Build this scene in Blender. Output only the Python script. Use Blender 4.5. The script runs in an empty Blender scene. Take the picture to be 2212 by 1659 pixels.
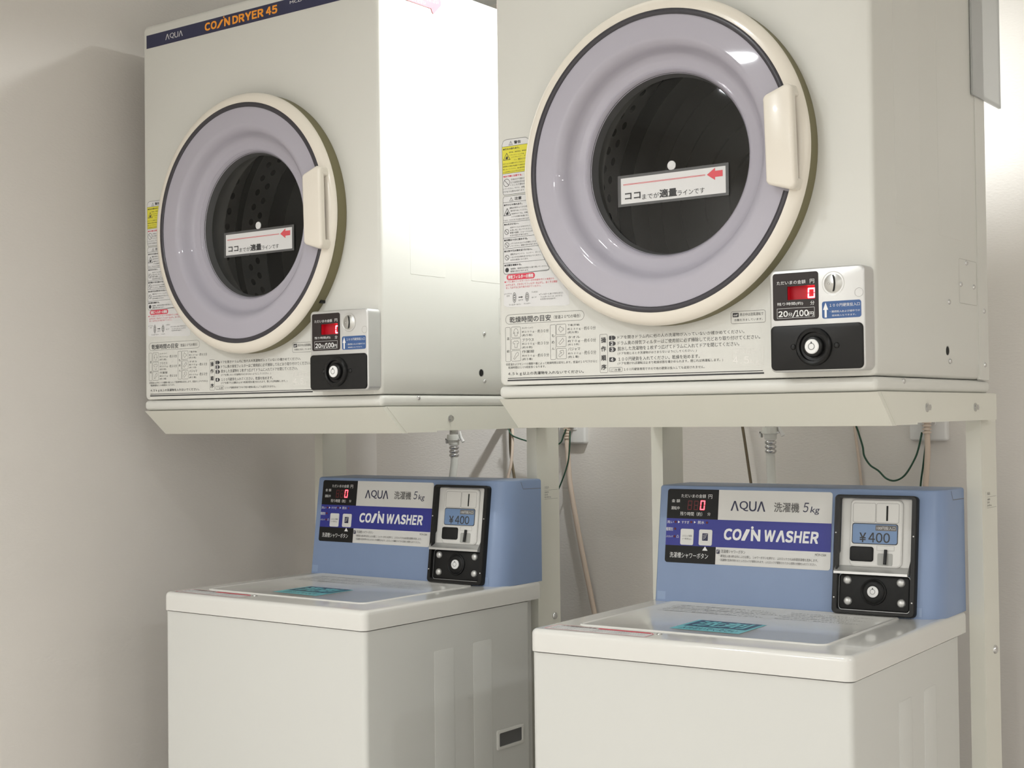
import bpy, bmesh, math, random
from mathutils import Vector, Matrix
random.seed(4)
SC = bpy.context.scene
COL = SC.collection

# ------------------------------------------------------------------ camera
cam_d = bpy.data.cameras.new('camera')
cam = bpy.data.objects.new('camera', cam_d)
COL.objects.link(cam)
SC.camera = cam
def _rz(a): return Matrix.Rotation(math.radians(a), 3, 'Z')
def _rx(a): return Matrix.Rotation(math.radians(a), 3, 'X')
def _ry(a): return Matrix.Rotation(math.radians(a), 3, 'Y')
_R = _rz(36.1655) @ _rx(1.2676) @ _ry(0.6635)          # columns: right, forward, up
_right, _fwd, _up = _R.col[0], _R.col[1], _R.col[2]
_M = Matrix(((_right.x, _up.x, -_fwd.x), (_right.y, _up.y, -_fwd.y), (_right.z, _up.z, -_fwd.z)))
cam.matrix_world = Matrix.Translation((1.4022, -1.8821, -0.0279)) @ _M.to_4x4()
cam_d.sensor_width = 36.0
cam_d.lens = 36.0 * 3078.32 / 2212.0
cam_d.clip_start = 0.02

# ------------------------------------------------------------------ world, lights, exposure
FLOOR, CEIL = -1.27, 0.967
XL, XR, YB, YF = -1.04, 3.0, 0.866, -3.6
w = bpy.data.worlds.new('world'); SC.world = w; w.use_nodes = True
w.node_tree.nodes['Background'].inputs[0].default_value = (0.9, 0.92, 1.0, 1)
w.node_tree.nodes['Background'].inputs[1].default_value = 0.02
SC.view_settings.view_transform = 'Standard'
SC.view_settings.look = 'None'
SC.view_settings.exposure = -0.80
SC.view_settings.gamma = 1.0
SC.view_settings.use_curve_mapping = False
def lamp(loc, power, size, color=(0.95, 0.985, 1.0), spread=165):
    d = bpy.data.lights.new('downlight_and_fill_lamp', 'AREA'); d.shape = 'DISK'; d.size = size
    d.energy = power; d.color = color; d.spread = math.radians(spread)
    o = bpy.data.objects.new('downlight_and_fill_lamp', d); COL.objects.link(o); o.location = loc
    return o
LAMPS = [
    ((0.09, 0.32, CEIL - 0.012), 38.0, 0.09),    # right above the gap between the dryers
    ((0.20, -0.87, CEIL - 0.012), 5.0, 0.10),    # the open part of the room
    ((-0.40, -1.73, CEIL - 0.012), 22.0, 0.10),
    ((-0.40, -3.10, CEIL - 0.012), 42.0, 0.10),  # unseen fill lamp, added to lift the ambient and the left dryer front
    ((1.40, -3.10, CEIL - 0.012), 34.0, 0.10),  # unseen fill lamp, added for more ambient light
    ((2.55, -2.06, CEIL - 0.012), 30.0, 0.10),  # unseen fill lamp, added to brighten the right dryer's side
    ((2.55, -0.60, CEIL - 0.012), 16.0, 0.10),  # unseen, another fill lamp added on the right
]
for l in LAMPS: lamp(*l)
# ------------------------------------------------------------------ measured layout of the printed matter (metres on each surface)
PRINT_TEXT = [
    ('乾燥時間の目安', 0.0232, 0.1241, 0.1053, 0.1333, 'm'),
    ('（室温20℃の場合）', 0.111, 0.1262, 0.1619, 0.1319),
    ('混', 0.0171, 0.0958, 0.0223, 0.1004),
    ('紡', 0.017, 0.0752, 0.0226, 0.0798),
    ('カッターシャツ', 0.0481, 0.1127, 0.0702, 0.1157),
    ('約200g····', 0.048, 0.1058, 0.078, 0.1096),
    ('約30分', 0.079, 0.1052, 0.1006, 0.1108),
    ('(約5枚)', 0.0479, 0.1004, 0.0684, 0.1039),
    ('ブラウス', 0.0482, 0.0927, 0.0714, 0.0971),
    ('約200g····', 0.0481, 0.0861, 0.0785, 0.0902),
    ('約30分', 0.0789, 0.0856, 0.1007, 0.0911),
    ('(約8枚)', 0.048, 0.0806, 0.0681, 0.0843),
    ('作業服', 0.0479, 0.0735, 0.0717, 0.078),
    ('約800g····', 0.048, 0.0669, 0.0785, 0.0707),
    ('約60分', 0.079, 0.0663, 0.1009, 0.0719),
    ('(約3着)', 0.048, 0.0614, 0.0684, 0.0651),
    ('も', 0.1066, 0.0969, 0.1119, 0.1017),
    ('め', 0.1064, 0.0865, 0.1117, 0.0912),
    ('ん', 0.1066, 0.0767, 0.1121, 0.0806),
    ('下着(半袖)', 0.1377, 0.1126, 0.1603, 0.1165),
    ('約130g····', 0.1374, 0.1063, 0.1681, 0.1102),
    ('約60分', 0.1689, 0.1057, 0.1905, 0.1116),
    ('(約6枚)', 0.1376, 0.1013, 0.158, 0.1047),
    ('タオル', 0.138, 0.0936, 0.1608, 0.0973),
    ('約70g····', 0.1376, 0.0871, 0.1682, 0.0909),
    ('約60分', 0.169, 0.0864, 0.1906, 0.0924),
    ('(約15枚)', 0.1379, 0.0819, 0.1586, 0.0853),
    ('パジャマ', 0.1378, 0.0746, 0.1609, 0.0784),
    ('約500g····', 0.1377, 0.0676, 0.1684, 0.0712),
    ('約60分', 0.169, 0.0668, 0.1908, 0.0732),
    ('(約1着)', 0.1376, 0.0623, 0.1583, 0.0657),
    ('◎室温およびセンイの種類や量によって乾燥時間は変化します。室温が10℃下がると', 0.0152, 0.0543, 0.1926, 0.0575),
    ('乾燥時間は10%程度長くなります。', 0.0196, 0.0492, 0.0942, 0.0519),
    ('4.5kg以上の洗濯物を入れないでください。', 0.0191, 0.0372, 0.1671, 0.0428, 'm'),
    ('操', 0.2003, 0.0841, 0.2095, 0.0931, 'b'),
    ('作', 0.2001, 0.0704, 0.2093, 0.0789, 'b'),
    ('順', 0.2002, 0.0561, 0.2094, 0.0648, 'b'),
    ('序', 0.2, 0.0419, 0.2094, 0.0504, 'b'),
    ('ご注意', 0.2173, 0.0394, 0.2357, 0.0433),
    ('ドアを開きドラム内に他の人の洗濯物が入っていないか確かめてください。', 0.2305, 0.0888, 0.4486, 0.0942),
    ('ドラム奥の排気フィルターはご使用前に必ず掃除して元どおり取り付けてください。', 0.2308, 0.0794, 0.4737, 0.0857),
    ('脱水した洗濯物を1枚ずつ広げてドラムに入れてドアを閉じてください。', 0.2306, 0.0706, 0.4401, 0.0769),
    ('(ドアを閉じるとき洗濯物がはさまらないようにしてください。)', 0.2305, 0.0638, 0.3692, 0.0684),
    ('100円硬貨を入れてください。乾燥を始めます。', 0.2318, 0.0546, 0.3743, 0.0607),
    ('(ドアを開ければ運転は止まり乾燥状態を確かめられます。閉じれば再運転します。)', 0.2303, 0.0482, 0.413, 0.0531),
    ('100円硬貨専用ですので他の硬貨は投入しても返却されません。', 0.2416, 0.0393, 0.3825, 0.0436),
    ('表示中は送風運転で', 0.4418, 0.1136, 0.4796, 0.1183),
    ('衣類を冷ましています。', 0.4324, 0.1064, 0.4781, 0.11),
]

PRINT_FRAMES = [
    ('r', 0.0149, 0.1215, 0.1692, 0.1374, 0.0095),
    ('r', 0.0143, 0.0602, 0.0244, 0.1168, 0.002),
    ('r', 0.0263, 0.0992, 0.0451, 0.1169, 0.002),
    ('r', 0.026, 0.0797, 0.0451, 0.0977, 0.002),
    ('r', 0.026, 0.0607, 0.0448, 0.0783, 0.002),
    ('r', 0.1036, 0.061, 0.1146, 0.1172, 0.002),
    ('r', 0.1155, 0.1003, 0.1344, 0.1173, 0.002),
    ('r', 0.1157, 0.0809, 0.1346, 0.098, 0.002),
    ('r', 0.1157, 0.0613, 0.1346, 0.0787, 0.002),
    ('r', 0.1976, 0.0373, 0.2121, 0.0977, 0.002),
    ('r', 0.2146, 0.038, 0.2386, 0.0452, 0.002),
    ('r', 0.4272, 0.1029, 0.4829, 0.1212, 0.003),
]

PRINT_BARS = [
    ('thin', 0.0185, 0.0319, 0.4774, 0.0373),
    ('thick', 0.0177, 0.0274, 0.4792, 0.0338),
]

PRINT_BADGES = [
    ('1', 0.215, 0.0878, 0.227, 0.0945),
    ('2', 0.215, 0.0787, 0.2269, 0.0857),
    ('3', 0.2151, 0.0693, 0.2271, 0.0767),
    ('4', 0.2149, 0.0539, 0.2269, 0.0609),
    ('cd', 0.4301, 0.1126, 0.4398, 0.1189),
]

CAPACITY = [
    ('乾燥容量', 0.4327, 0.0598, 0.4663, 0.0645),
    ('4.5', 0.4293, 0.044, 0.4556, 0.0548, 'm'),
    ('kg', 0.4595, 0.0424, 0.471, 0.0493, 'm'),
]

CAPACITY_FRAME = [
    ('r', 0.4283, 0.0409, 0.4788, 0.0677, 0.003),
]

WARN_TEXT = [
    ('警告', 0.0366, 0.4168, 0.0501, 0.4221, 'b'),
    ('●引火の恐れあり。', 0.0142, 0.4089, 0.0475, 0.411, 'b'),
    ('食用油、美容用油、機械油、', 0.0258, 0.4029, 0.062, 0.4051),
    ('ドライクリーニング油、ベ', 0.0274, 0.3981, 0.0617, 0.4003),
    ('ンジンやシンナー、ガソ', 0.0305, 0.3945, 0.0613, 0.3965),
    ('リン、樹脂などのも', 0.0362, 0.3895, 0.0603, 0.3927),
    ('ののついた衣類やポリプロピレン', 0.0134, 0.3851, 0.06, 0.3868),
    ('繊維製の衣類は洗濯後でも絶対に乾', 0.0136, 0.3804, 0.06, 0.3824),
    ('燥しないでください。油の酸化熱に', 0.0135, 0.3757, 0.0594, 0.3778),
    ('よる自然発火や引火の恐れがあります', 0.0135, 0.3714, 0.0579, 0.3736),
    ('子供だけで使わせ', 0.0288, 0.3576, 0.0587, 0.3602),
    ('たり幼児の手の届', 0.0284, 0.3529, 0.0586, 0.3555),
    ('くところで使わな', 0.0281, 0.3487, 0.0584, 0.3509),
    ('いでください。やけど、感電', 0.0135, 0.3435, 0.0566, 0.3458),
    ('けがをする恐れがあります', 0.0134, 0.3385, 0.0556, 0.3411),
    ('注意', 0.0363, 0.3246, 0.0503, 0.3299, 'b'),
    ('●やけどの恐れあり。', 0.0146, 0.3167, 0.0518, 0.319, 'b'),
    ('運転が終わってから衣', 0.0258, 0.311, 0.0617, 0.3136),
    ('類を取り出してください。', 0.0279, 0.3061, 0.0626, 0.3087),
    ('乾燥中はドラム、衣類、', 0.03, 0.3013, 0.063, 0.3037),
    ('ドアの内側が高温になっ', 0.0303, 0.2965, 0.0646, 0.2988),
    ('ており、やけどをする恐れがあります。', 0.0132, 0.2919, 0.0663, 0.2932),
    ('●水をかけない。', 0.0146, 0.2848, 0.0441, 0.287, 'b'),
    ('本体やドラムに水をかけたり、', 0.0263, 0.279, 0.0687, 0.2812),
    ('水洗いをしないでください。', 0.0263, 0.2746, 0.0701, 0.2767),
    ('感電や漏電・ショートによる', 0.0262, 0.2704, 0.0715, 0.2725),
    ('火災の恐れがあります。', 0.0261, 0.2659, 0.0635, 0.2684),
    ('●衣類は十分に脱水する。', 0.0142, 0.2589, 0.0619, 0.2609, 'b'),
    ('しずくのたれるような衣類を入れな', 0.0259, 0.2525, 0.078, 0.2552),
    ('いでください。感電の恐れがあります。', 0.0259, 0.2487, 0.0812, 0.2507),
    ('●火気や引火物を近づけない。', 0.0142, 0.2409, 0.0703, 0.2428, 'b'),
    ('運転中はベンジン、シンナー、ガソリ', 0.0264, 0.2348, 0.0861, 0.2374),
    ('ンなどの引火物を近づけないでください。', 0.0264, 0.2301, 0.0888, 0.2322),
    ('火災の原因になります。', 0.0263, 0.2257, 0.0629, 0.2281),
    ('●衣類を確認する。', 0.0143, 0.2172, 0.049, 0.2198, 'b'),
    ('金属製、金具付は衣類から取り除いてください。', 0.0264, 0.2113, 0.1014, 0.2135),
    ('感電の恐れがあります。', 0.0263, 0.2069, 0.0633, 0.2094),
    ('はずす', 0.0419, 0.1589, 0.051, 0.1617),
    ('(メヅマリ)', 0.0129, 0.1704, 0.0285, 0.1727),
    ('文字', 0.0178, 0.1669, 0.024, 0.1694),
    ('フィルターカバー', 0.0227, 0.152, 0.0466, 0.1548),
    ('フィルター', 0.0524, 0.1527, 0.0666, 0.1549),
    ('ツメを引く', 0.0683, 0.1703, 0.0808, 0.1731),
    ('糸くず', 0.0684, 0.1618, 0.0778, 0.1642),
    ('※フィルターに糸くずがたまると', 0.0829, 0.1657, 0.1299, 0.1687),
    ('フィルターカバーの〈メヅマリ〉', 0.0857, 0.1614, 0.1284, 0.1644),
    ('の文字が浮き出ます。', 0.0853, 0.1579, 0.1162, 0.1605),
]

WARN_RED = [
    ('●お子様に注意する。', 0.0141, 0.3639, 0.0521, 0.3662, 'b'),
    ('●ドラム奥のフィルターカバーの中央部を引くと本体から', 0.014, 0.1899, 0.1128, 0.1928),
    ('はずれます。爪を引いてフィルターをはずし、糸くずの掃除', 0.0168, 0.1842, 0.1187, 0.188),
    ('をして必ず元どおり取り付けてください。', 0.0168, 0.1798, 0.0867, 0.1831),
]

WARN_RED_PILL = [
    ('排気フィルターの掃除', 0.0185, 0.1955, 0.0752, 0.202),
]

WARN_ICONS = [
    ('tri', 0.0255, 0.416, 0.0338, 0.4227),
    ('tri', 0.014, 0.3919, 0.0289, 0.404),
    ('no', 0.0141, 0.3486, 0.0271, 0.3605),
    ('tri', 0.0255, 0.3236, 0.0337, 0.33),
    ('tri', 0.0136, 0.3002, 0.0287, 0.3129),
    ('no', 0.0151, 0.2696, 0.0241, 0.2778),
    ('no', 0.0152, 0.248, 0.0241, 0.256),
    ('no', 0.0152, 0.2273, 0.0239, 0.2354),
    ('ex', 0.0157, 0.207, 0.0232, 0.2146),
    ('oval', 0.0302, 0.1563, 0.0373, 0.1734),
    ('oval', 0.0553, 0.1573, 0.0631, 0.1722),
    ('arrow', 0.042, 0.1631, 0.0508, 0.1666),
]

WARN_A = [(0.0119, 0.4178), (0.0144, 0.4238), (0.0193, 0.4259), (0.0596, 0.4254), (0.0653, 0.4222), (0.0673, 0.4173), (0.0663, 0.4139), (0.0634, 0.3906), (0.06, 0.3697), (0.0607, 0.3522), (0.0605, 0.3383), (0.0578, 0.3347), (0.0151, 0.3344), (0.0124, 0.3378)]

WARN_YELLOW = [(0.0123, 0.4143), (0.0663, 0.4142), (0.0634, 0.3906), (0.0598, 0.3698), (0.0125, 0.3697)]

WARN_B = [(0.0125, 0.3291), (0.0152, 0.3324), (0.0579, 0.3326), (0.0613, 0.3308), (0.0615, 0.3219), (0.0641, 0.3086), (0.0681, 0.2893), (0.0757, 0.2644), (0.0826, 0.2468), (0.0951, 0.2229), (0.1035, 0.2095), (0.1027, 0.2054), (0.0991, 0.2045), (0.0156, 0.204), (0.0123, 0.207)]

WARN_C = [(0.0125, 0.2032), (0.1042, 0.2071), (0.1211, 0.1898), (0.1401, 0.1685), (0.1417, 0.1484), (0.1349, 0.1464), (0.0182, 0.1501), (0.0118, 0.1536)]

WARN_L0 = [(0.0129, 0.3222), (0.0618, 0.3221)]

WARN_L1 = [(0.0124, 0.2895), (0.0681, 0.2895)]

WARN_L2 = [(0.0123, 0.2634), (0.0757, 0.2642)]

WARN_L3 = [(0.0121, 0.2459), (0.0829, 0.2464)]

WARN_L4 = [(0.0122, 0.2222), (0.0951, 0.2227)]

COIN = [
    ('plate', 0.5053, 0.0288, 0.6467, 0.1733),
    ('display', 0.5109, 0.1016, 0.5796, 0.1682),
    ('window', 0.5326, 0.1301, 0.5743, 0.1498),
    ('digit', 0.5636, 0.1314, 0.5744, 0.1475),
    ('frame', 0.5166, 0.1042, 0.5735, 0.118),
    ('dial', 0.5844, 0.1336, 0.6189, 0.1654),
    ('plug', 0.6321, 0.1294, 0.6454, 0.1414),
    ('blue', 0.5845, 0.1013, 0.6418, 0.1252),
    ('arrow', 0.5862, 0.1028, 0.5938, 0.1237),
    ('black', 0.5072, 0.0315, 0.6445, 0.0941),
    ('knob', 0.548, 0.0372, 0.6009, 0.0887),
    ('key', 0.5609, 0.0544, 0.5804, 0.0731),
    ('scr1', 0.5383, 0.0601, 0.5458, 0.0667),
    ('scr2', 0.6033, 0.0606, 0.6106, 0.0671),
]

COIN_TEXT = [
    ('ただいまの金額', 0.5169, 0.1522, 0.5606, 0.1575),
    ('円', 0.5671, 0.1519, 0.5737, 0.1579),
    ('残り時間(約)', 0.5169, 0.1221, 0.5564, 0.1271),
    ('分', 0.5673, 0.1215, 0.5737, 0.1274),
    ('20', 0.5186, 0.1068, 0.5331, 0.115, 'b'),
    ('分', 0.5336, 0.1071, 0.5401, 0.1126, 'm'),
    ('/', 0.5396, 0.1058, 0.5461, 0.115),
    ('100', 0.5455, 0.1065, 0.5644, 0.1153, 'b'),
    ('円', 0.5646, 0.1062, 0.5721, 0.1122, 'm'),
    ('100円硬貨投入口', 0.596, 0.117, 0.64, 0.1217),
    ('・連続投入および途中での', 0.5962, 0.1092, 0.6399, 0.1122),
    ('追加投入もできます。', 0.5991, 0.104, 0.6342, 0.1065),
]

PANEL = [
    ('blackA', 0.0333, 0.1413, 0.1287, 0.1934),
    ('white', 0.1311, 0.144, 0.3397, 0.1961),
    ('blue', 0.0293, 0.0927, 0.3384, 0.1506),
    ('blackB', 0.0271, 0.0643, 0.1259, 0.0959),
    ('whiteB', 0.1278, 0.0652, 0.336, 0.0946),
    ('btn1', 0.0583, 0.0964, 0.0841, 0.1249),
    ('btn2', 0.0946, 0.0968, 0.1203, 0.1249),
    ('icon2', 0.1015, 0.1052, 0.1125, 0.1181),
    ('tri', 0.102, 0.0879, 0.1125, 0.0954),
    ('icon3', 0.1298, 0.0837, 0.1358, 0.0908),
    ('d0', 0.0691, 0.1585, 0.079, 0.1749),
    ('d1', 0.0815, 0.1584, 0.09, 0.1752),
    ('d2', 0.0926, 0.1579, 0.1047, 0.1767),
    ('led', 0.0449, 0.1342, 0.0497, 0.1389),
    ('led', 0.0758, 0.1348, 0.0805, 0.1394),
    ('led', 0.1065, 0.1347, 0.1111, 0.1393),
    ('led', 0.0444, 0.1219, 0.0492, 0.1265),
    ('led', 0.044, 0.1084, 0.0488, 0.1131),
    ('ra', 0.0521, 0.1342, 0.056, 0.1388),
    ('ra', 0.0836, 0.1347, 0.087, 0.1393),
]

PANEL_TEXT = [
    ('ただいまの金額', 0.0563, 0.1801, 0.1047, 0.1866, 'w'),
    ('円', 0.1095, 0.1793, 0.1169, 0.1866, 'w'),
    ('金 額', 0.0375, 0.1711, 0.054, 0.177, 'w'),
    ('運転中', 0.0371, 0.1582, 0.0538, 0.1643, 'w'),
    ('残り時間（約）', 0.0555, 0.148, 0.0989, 0.1551, 'w'),
    ('分', 0.109, 0.1492, 0.1149, 0.1548, 'w'),
    ('洗い', 0.03, 0.1335, 0.0435, 0.1387, 'w'),
    ('すすぎ', 0.0593, 0.134, 0.0743, 0.1389, 'w'),
    ('脱水', 0.091, 0.1342, 0.1038, 0.1398, 'w'),
    ('種類別', 0.0286, 0.1203, 0.0425, 0.1267, 'w'),
    ('ふたロック', 0.0293, 0.1076, 0.0429, 0.1133, 'w'),
    ('凸', 0.0505, 0.1084, 0.0546, 0.1134, 'w'),
    ('ふたロック解除', 0.0618, 0.1096, 0.0813, 0.1155, 'k'),
    ('(一時停止)', 0.0625, 0.1051, 0.08, 0.1088, 'k'),
    ('洗濯槽シャワーボタン', 0.0385, 0.0708, 0.1139, 0.0855, 'w'),
    ('洗濯機', 0.2344, 0.1592, 0.2802, 0.1758, 'km'),
    ('洗濯槽シャワーボタン', 0.1384, 0.0841, 0.1845, 0.0926, 'k'),
    ('・硬貨投入後10秒以内にふたを閉じ、シャワーボタンを押すと、ふたロックされ30秒間洗濯槽を洗浄します。', 0.1352, 0.0774, 0.3166, 0.0831, 'k'),
    ('・洗濯槽の洗浄が終わるとふたロックが解除されます。ふたロックが解除されてから洗剤と衣類を入れてください。', 0.1356, 0.0705, 0.3146, 0.0762, 'k'),
    ('MCW-C50A', 0.3112, 0.0879, 0.331, 0.0918, 'k'),
]

PANEL_LOGO = [
    ('ΛQUΛ', 0.1534, 0.1581, 0.2182, 0.176),
    ('5', 0.2868, 0.1604, 0.2974, 0.1765),
    ('kg', 0.3001, 0.1568, 0.317, 0.1703),
    ('CO', 0.1426, 0.1072, 0.1758, 0.1266),
    ('/', 0.1767, 0.1081, 0.1907, 0.1274),
    ('N', 0.1936, 0.1085, 0.2111, 0.1264),
    ('WΛSHER', 0.2188, 0.1083, 0.3164, 0.1258),
    ('dot', 0.1934, 0.1286, 0.1981, 0.1337),
]

UNIT = [
    ('bezel', 0.3482, -0.0025, 0.4842, 0.191),
    ('white', 0.3578, 0.072, 0.4761, 0.187),
    ('raised', 0.3753, 0.0749, 0.4603, 0.1843),
    ('sqA', 0.3783, 0.1461, 0.4155, 0.1778),
    ('sqB', 0.417, 0.1459, 0.4542, 0.1787),
    ('slot', 0.4332, 0.1496, 0.436, 0.1742),
    ('lcd', 0.3767, 0.1107, 0.4531, 0.1448),
    ('tab', 0.416, 0.1336, 0.4515, 0.1424),
    ('coin_return', 0.374, 0.0824, 0.4137, 0.1071),
    ('lever', 0.4307, 0.0794, 0.4363, 0.1026),
    ('frame', 0.4209, 0.0785, 0.4451, 0.0965),
    ('note', 0.4188, 0.1021, 0.4479, 0.1104),
    ('ledge', 0.3479, 0.0647, 0.4728, 0.0797),
    ('black', 0.358, 0.0036, 0.4731, 0.0696),
    ('b1', 0.3654, 0.045, 0.377, 0.0571),
    ('b2', 0.4543, 0.0442, 0.4674, 0.0577),
    ('b3', 0.3671, 0.0114, 0.3787, 0.0235),
    ('b4', 0.456, 0.0115, 0.469, 0.0252),
    ('key', 0.4054, 0.0239, 0.423, 0.0431),
    ('ring', 0.3956, 0.0108, 0.4369, 0.0577),
]

UNIT_TEXT = [
    ('¥', 0.3887, 0.1139, 0.4, 0.1301),
    ('400', 0.4043, 0.1141, 0.4403, 0.1315),
    ('100円投入口', 0.4174, 0.1345, 0.4502, 0.141),
]

LID_STICKER = [(0.1914, 0.1053), (0.3097, 0.1026), (0.3096, 0.2064), (0.1914, 0.2076)]

LID_DARK = [(0.1978, 0.1414), (0.3012, 0.14), (0.3038, 0.2055), (0.198, 0.2062)]

LID_PRINT = [(0.0724, 0.2696), (0.3008, 0.2797), (0.2907, 0.3636), (0.0743, 0.3538)]

LID_LABEL = [(0.0183, 0.0138), (0.201, 0.008), (0.1952, 0.0442), (0.1873, 0.0531), (0.0225, 0.0579), (0.0177, 0.0516)]

LID_HOLE = [(0.199, 0.0464)]

BAND = [
    ('band', 0.0127, 0.7395, 0.505, 0.7787),
    ('ΛQUΛ', 0.0722, 0.7481, 0.1248, 0.7591),
    ('CO', 0.1908, 0.7452, 0.2251, 0.7616),
    ('/', 0.225, 0.7468, 0.2457, 0.7621),
    ('N', 0.2443, 0.7459, 0.2636, 0.7629),
    ('DRYER', 0.2706, 0.7454, 0.3571, 0.7615),
    ('45', 0.3638, 0.7491, 0.3945, 0.7618),
    ('dot', 0.2421, 0.7635, 0.2476, 0.7674),
    ('MCD-CK45', 0.428, 0.7557, 0.5001, 0.7611),
]

FILL = [
    ('outer', 0.226, 0.2958, 0.4195, 0.3447),
    ('inner', 0.2319, 0.2999, 0.4147, 0.3402),
    ('bar', 0.2364, 0.3302, 0.3808, 0.3291),
    ('arrow', 0.3835, 0.3172, 0.4099, 0.3357),
]

FILL_TEXT = [
    ('ココ', 0.2391, 0.3063, 0.2675, 0.3165, 'b'),
    ('までが', 0.2703, 0.304, 0.3003, 0.3124),
    ('適量', 0.3013, 0.3035, 0.3318, 0.3163, 'b'),
    ('ラインです', 0.333, 0.3034, 0.3791, 0.3114),
]
# ------------------------------------------------------------------ materials
MAT = {}
def mat(name, col, rough=0.5, metal=0.0, coat=0.0, emit=None, es=0.0, noise=0.0, nscale=40.0, bump=0.0, bscale=200.0, stretch=None, alpha=None, spec=0.5, trans=0.0, ior=1.45):
    if name in MAT: return MAT[name]
    m = bpy.data.materials.new(name); m.use_nodes = True
    nt = m.node_tree; b = nt.nodes['Principled BSDF']
    b.inputs['Base Color'].default_value = (*col, 1)
    b.inputs['Roughness'].default_value = rough
    b.inputs['Metallic'].default_value = metal
    b.inputs['Coat Weight'].default_value = coat
    b.inputs['Specular IOR Level'].default_value = spec
    b.inputs['Transmission Weight'].default_value = trans
    b.inputs['IOR'].default_value = ior
    if emit:
        b.inputs['Emission Color'].default_value = (*emit, 1); b.inputs['Emission Strength'].default_value = es
    if alpha is not None: b.inputs['Alpha'].default_value = alpha
    if noise or bump:
        tc = nt.nodes.new('ShaderNodeTexCoord'); mp = nt.nodes.new('ShaderNodeMapping')
        nt.links.new(tc.outputs['Object'], mp.inputs[0])
        if stretch: mp.inputs['Scale'].default_value = stretch
    if noise:
        n = nt.nodes.new('ShaderNodeTexNoise'); n.inputs['Scale'].default_value = nscale; n.inputs['Detail'].default_value = 4
        nt.links.new(mp.outputs[0], n.inputs['Vector'])
        r = nt.nodes.new('ShaderNodeMapRange'); r.inputs[3].default_value = 1 - noise; r.inputs[4].default_value = 1 + noise
        nt.links.new(n.outputs[0], r.inputs[0])
        mx = nt.nodes.new('ShaderNodeVectorMath'); mx.operation = 'SCALE'; mx.inputs[0].default_value = col
        nt.links.new(r.outputs[0], mx.inputs['Scale']); nt.links.new(mx.outputs[0], b.inputs['Base Color'])
    if bump:
        n = nt.nodes.new('ShaderNodeTexNoise'); n.inputs['Scale'].default_value = bscale; n.inputs['Detail'].default_value = 3
        nt.links.new(mp.outputs[0], n.inputs['Vector'])
        bp = nt.nodes.new('ShaderNodeBump'); bp.inputs['Strength'].default_value = bump; bp.inputs['Distance'].default_value = 0.002
        nt.links.new(n.outputs[0], bp.inputs['Height']); nt.links.new(bp.outputs[0], b.inputs['Normal'])
    MAT[name] = m
    return m
mat('cream', (0.70, 0.695, 0.65), 0.38, noise=0.012, nscale=6)
mat('cream_plastic', (0.80, 0.745, 0.655), 0.22, coat=0.3)
mat('stand_paint', (0.76, 0.75, 0.67), 0.42, noise=0.01, nscale=6)
mat('washer_white', (0.71, 0.70, 0.665), 0.14, coat=0.2)
mat('washer_paint', (0.64, 0.64, 0.61), 0.35)
mat('blue_grey', (0.235, 0.315, 0.49), 0.38, noise=0.02, nscale=30)
mat('olive', (0.19, 0.17, 0.09), 0.55)
mat('dark_trim', (0.045, 0.042, 0.05), 0.25)
mat('lavender', (0.43, 0.41, 0.47), 0.40, coat=0.6, spec=0.25)
mat('silver', (0.62, 0.62, 0.61), 0.36, metal=0.6)
mat('chrome', (0.62, 0.62, 0.62), 0.18, metal=1.0)
mat('steel', (0.55, 0.55, 0.53), 0.35, metal=0.9)
mat('black', (0.009, 0.009, 0.009), 0.3, spec=0.35)
mat('black_soft', (0.010, 0.010, 0.010), 0.45, spec=0.3)
mat('display_brown', (0.026, 0.019, 0.019), 0.3, spec=0.35)
mat('ink', (0.05, 0.05, 0.052), 0.6)
mat('ink_grey', (0.16, 0.155, 0.15), 0.6)
mat('ink_navy', (0.028, 0.03, 0.075), 0.5)
mat('white_print', (0.85, 0.85, 0.84), 0.5)
mat('paper', (0.74, 0.735, 0.73), 0.5)
mat('faint', (0.84, 0.82, 0.78), 0.5)
mat('yellow', (0.75, 0.69, 0.06), 0.5)
mat('red', (0.70, 0.06, 0.10), 0.5)
mat('red_soft', (0.72, 0.10, 0.12), 0.5)
mat('orange', (0.95, 0.36, 0.03), 0.5)
mat('blue_label', (0.045, 0.11, 0.29), 0.4)
mat('blue_print', (0.028, 0.034, 0.27), 0.4)
mat('lcd_blue', (0.17, 0.27, 0.46), 0.35)
mat('button', (0.745, 0.735, 0.71), 0.4)
mat('teal', (0.17, 0.56, 0.61), 0.35)
mat('teal_dark', (0.02, 0.075, 0.14), 0.35)
mat('grey_inner', (0.10, 0.10, 0.10), 0.4)
mat('drum', (0.46, 0.46, 0.44), 0.5)
mat('hole', (0.006, 0.006, 0.006), 0.7)
mat('perforation', (0.05, 0.05, 0.05), 0.6)
mat('seam', (0.44, 0.43, 0.39), 0.6)
mat('led_red', (0.4, 0.01, 0.02), 0.4, emit=(1.0, 0.06, 0.08), es=34.0)
mat('led_cavity', (0.42, 0.006, 0.018), 0.45, emit=(1.0, 0.01, 0.03), es=0.09)
mat('led_panel', (0.4, 0.01, 0.02), 0.4, emit=(1.0, 0.06, 0.08), es=9.0)
mat('led_dim', (0.10, 0.008, 0.010), 0.4, emit=(1.0, 0.02, 0.03), es=0.03)
mat('hose', (0.80, 0.80, 0.75), 0.4)
mat('cord_pink', (0.68, 0.56, 0.46), 0.5)
mat('cord_brown', (0.13, 0.10, 0.06), 0.5)
mat('cord_green', (0.018, 0.07, 0.04), 0.45)
mat('outlet_white', (0.80, 0.79, 0.77), 0.35)
mat('duct', (0.30, 0.30, 0.28), 0.35, metal=0.8)
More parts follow.
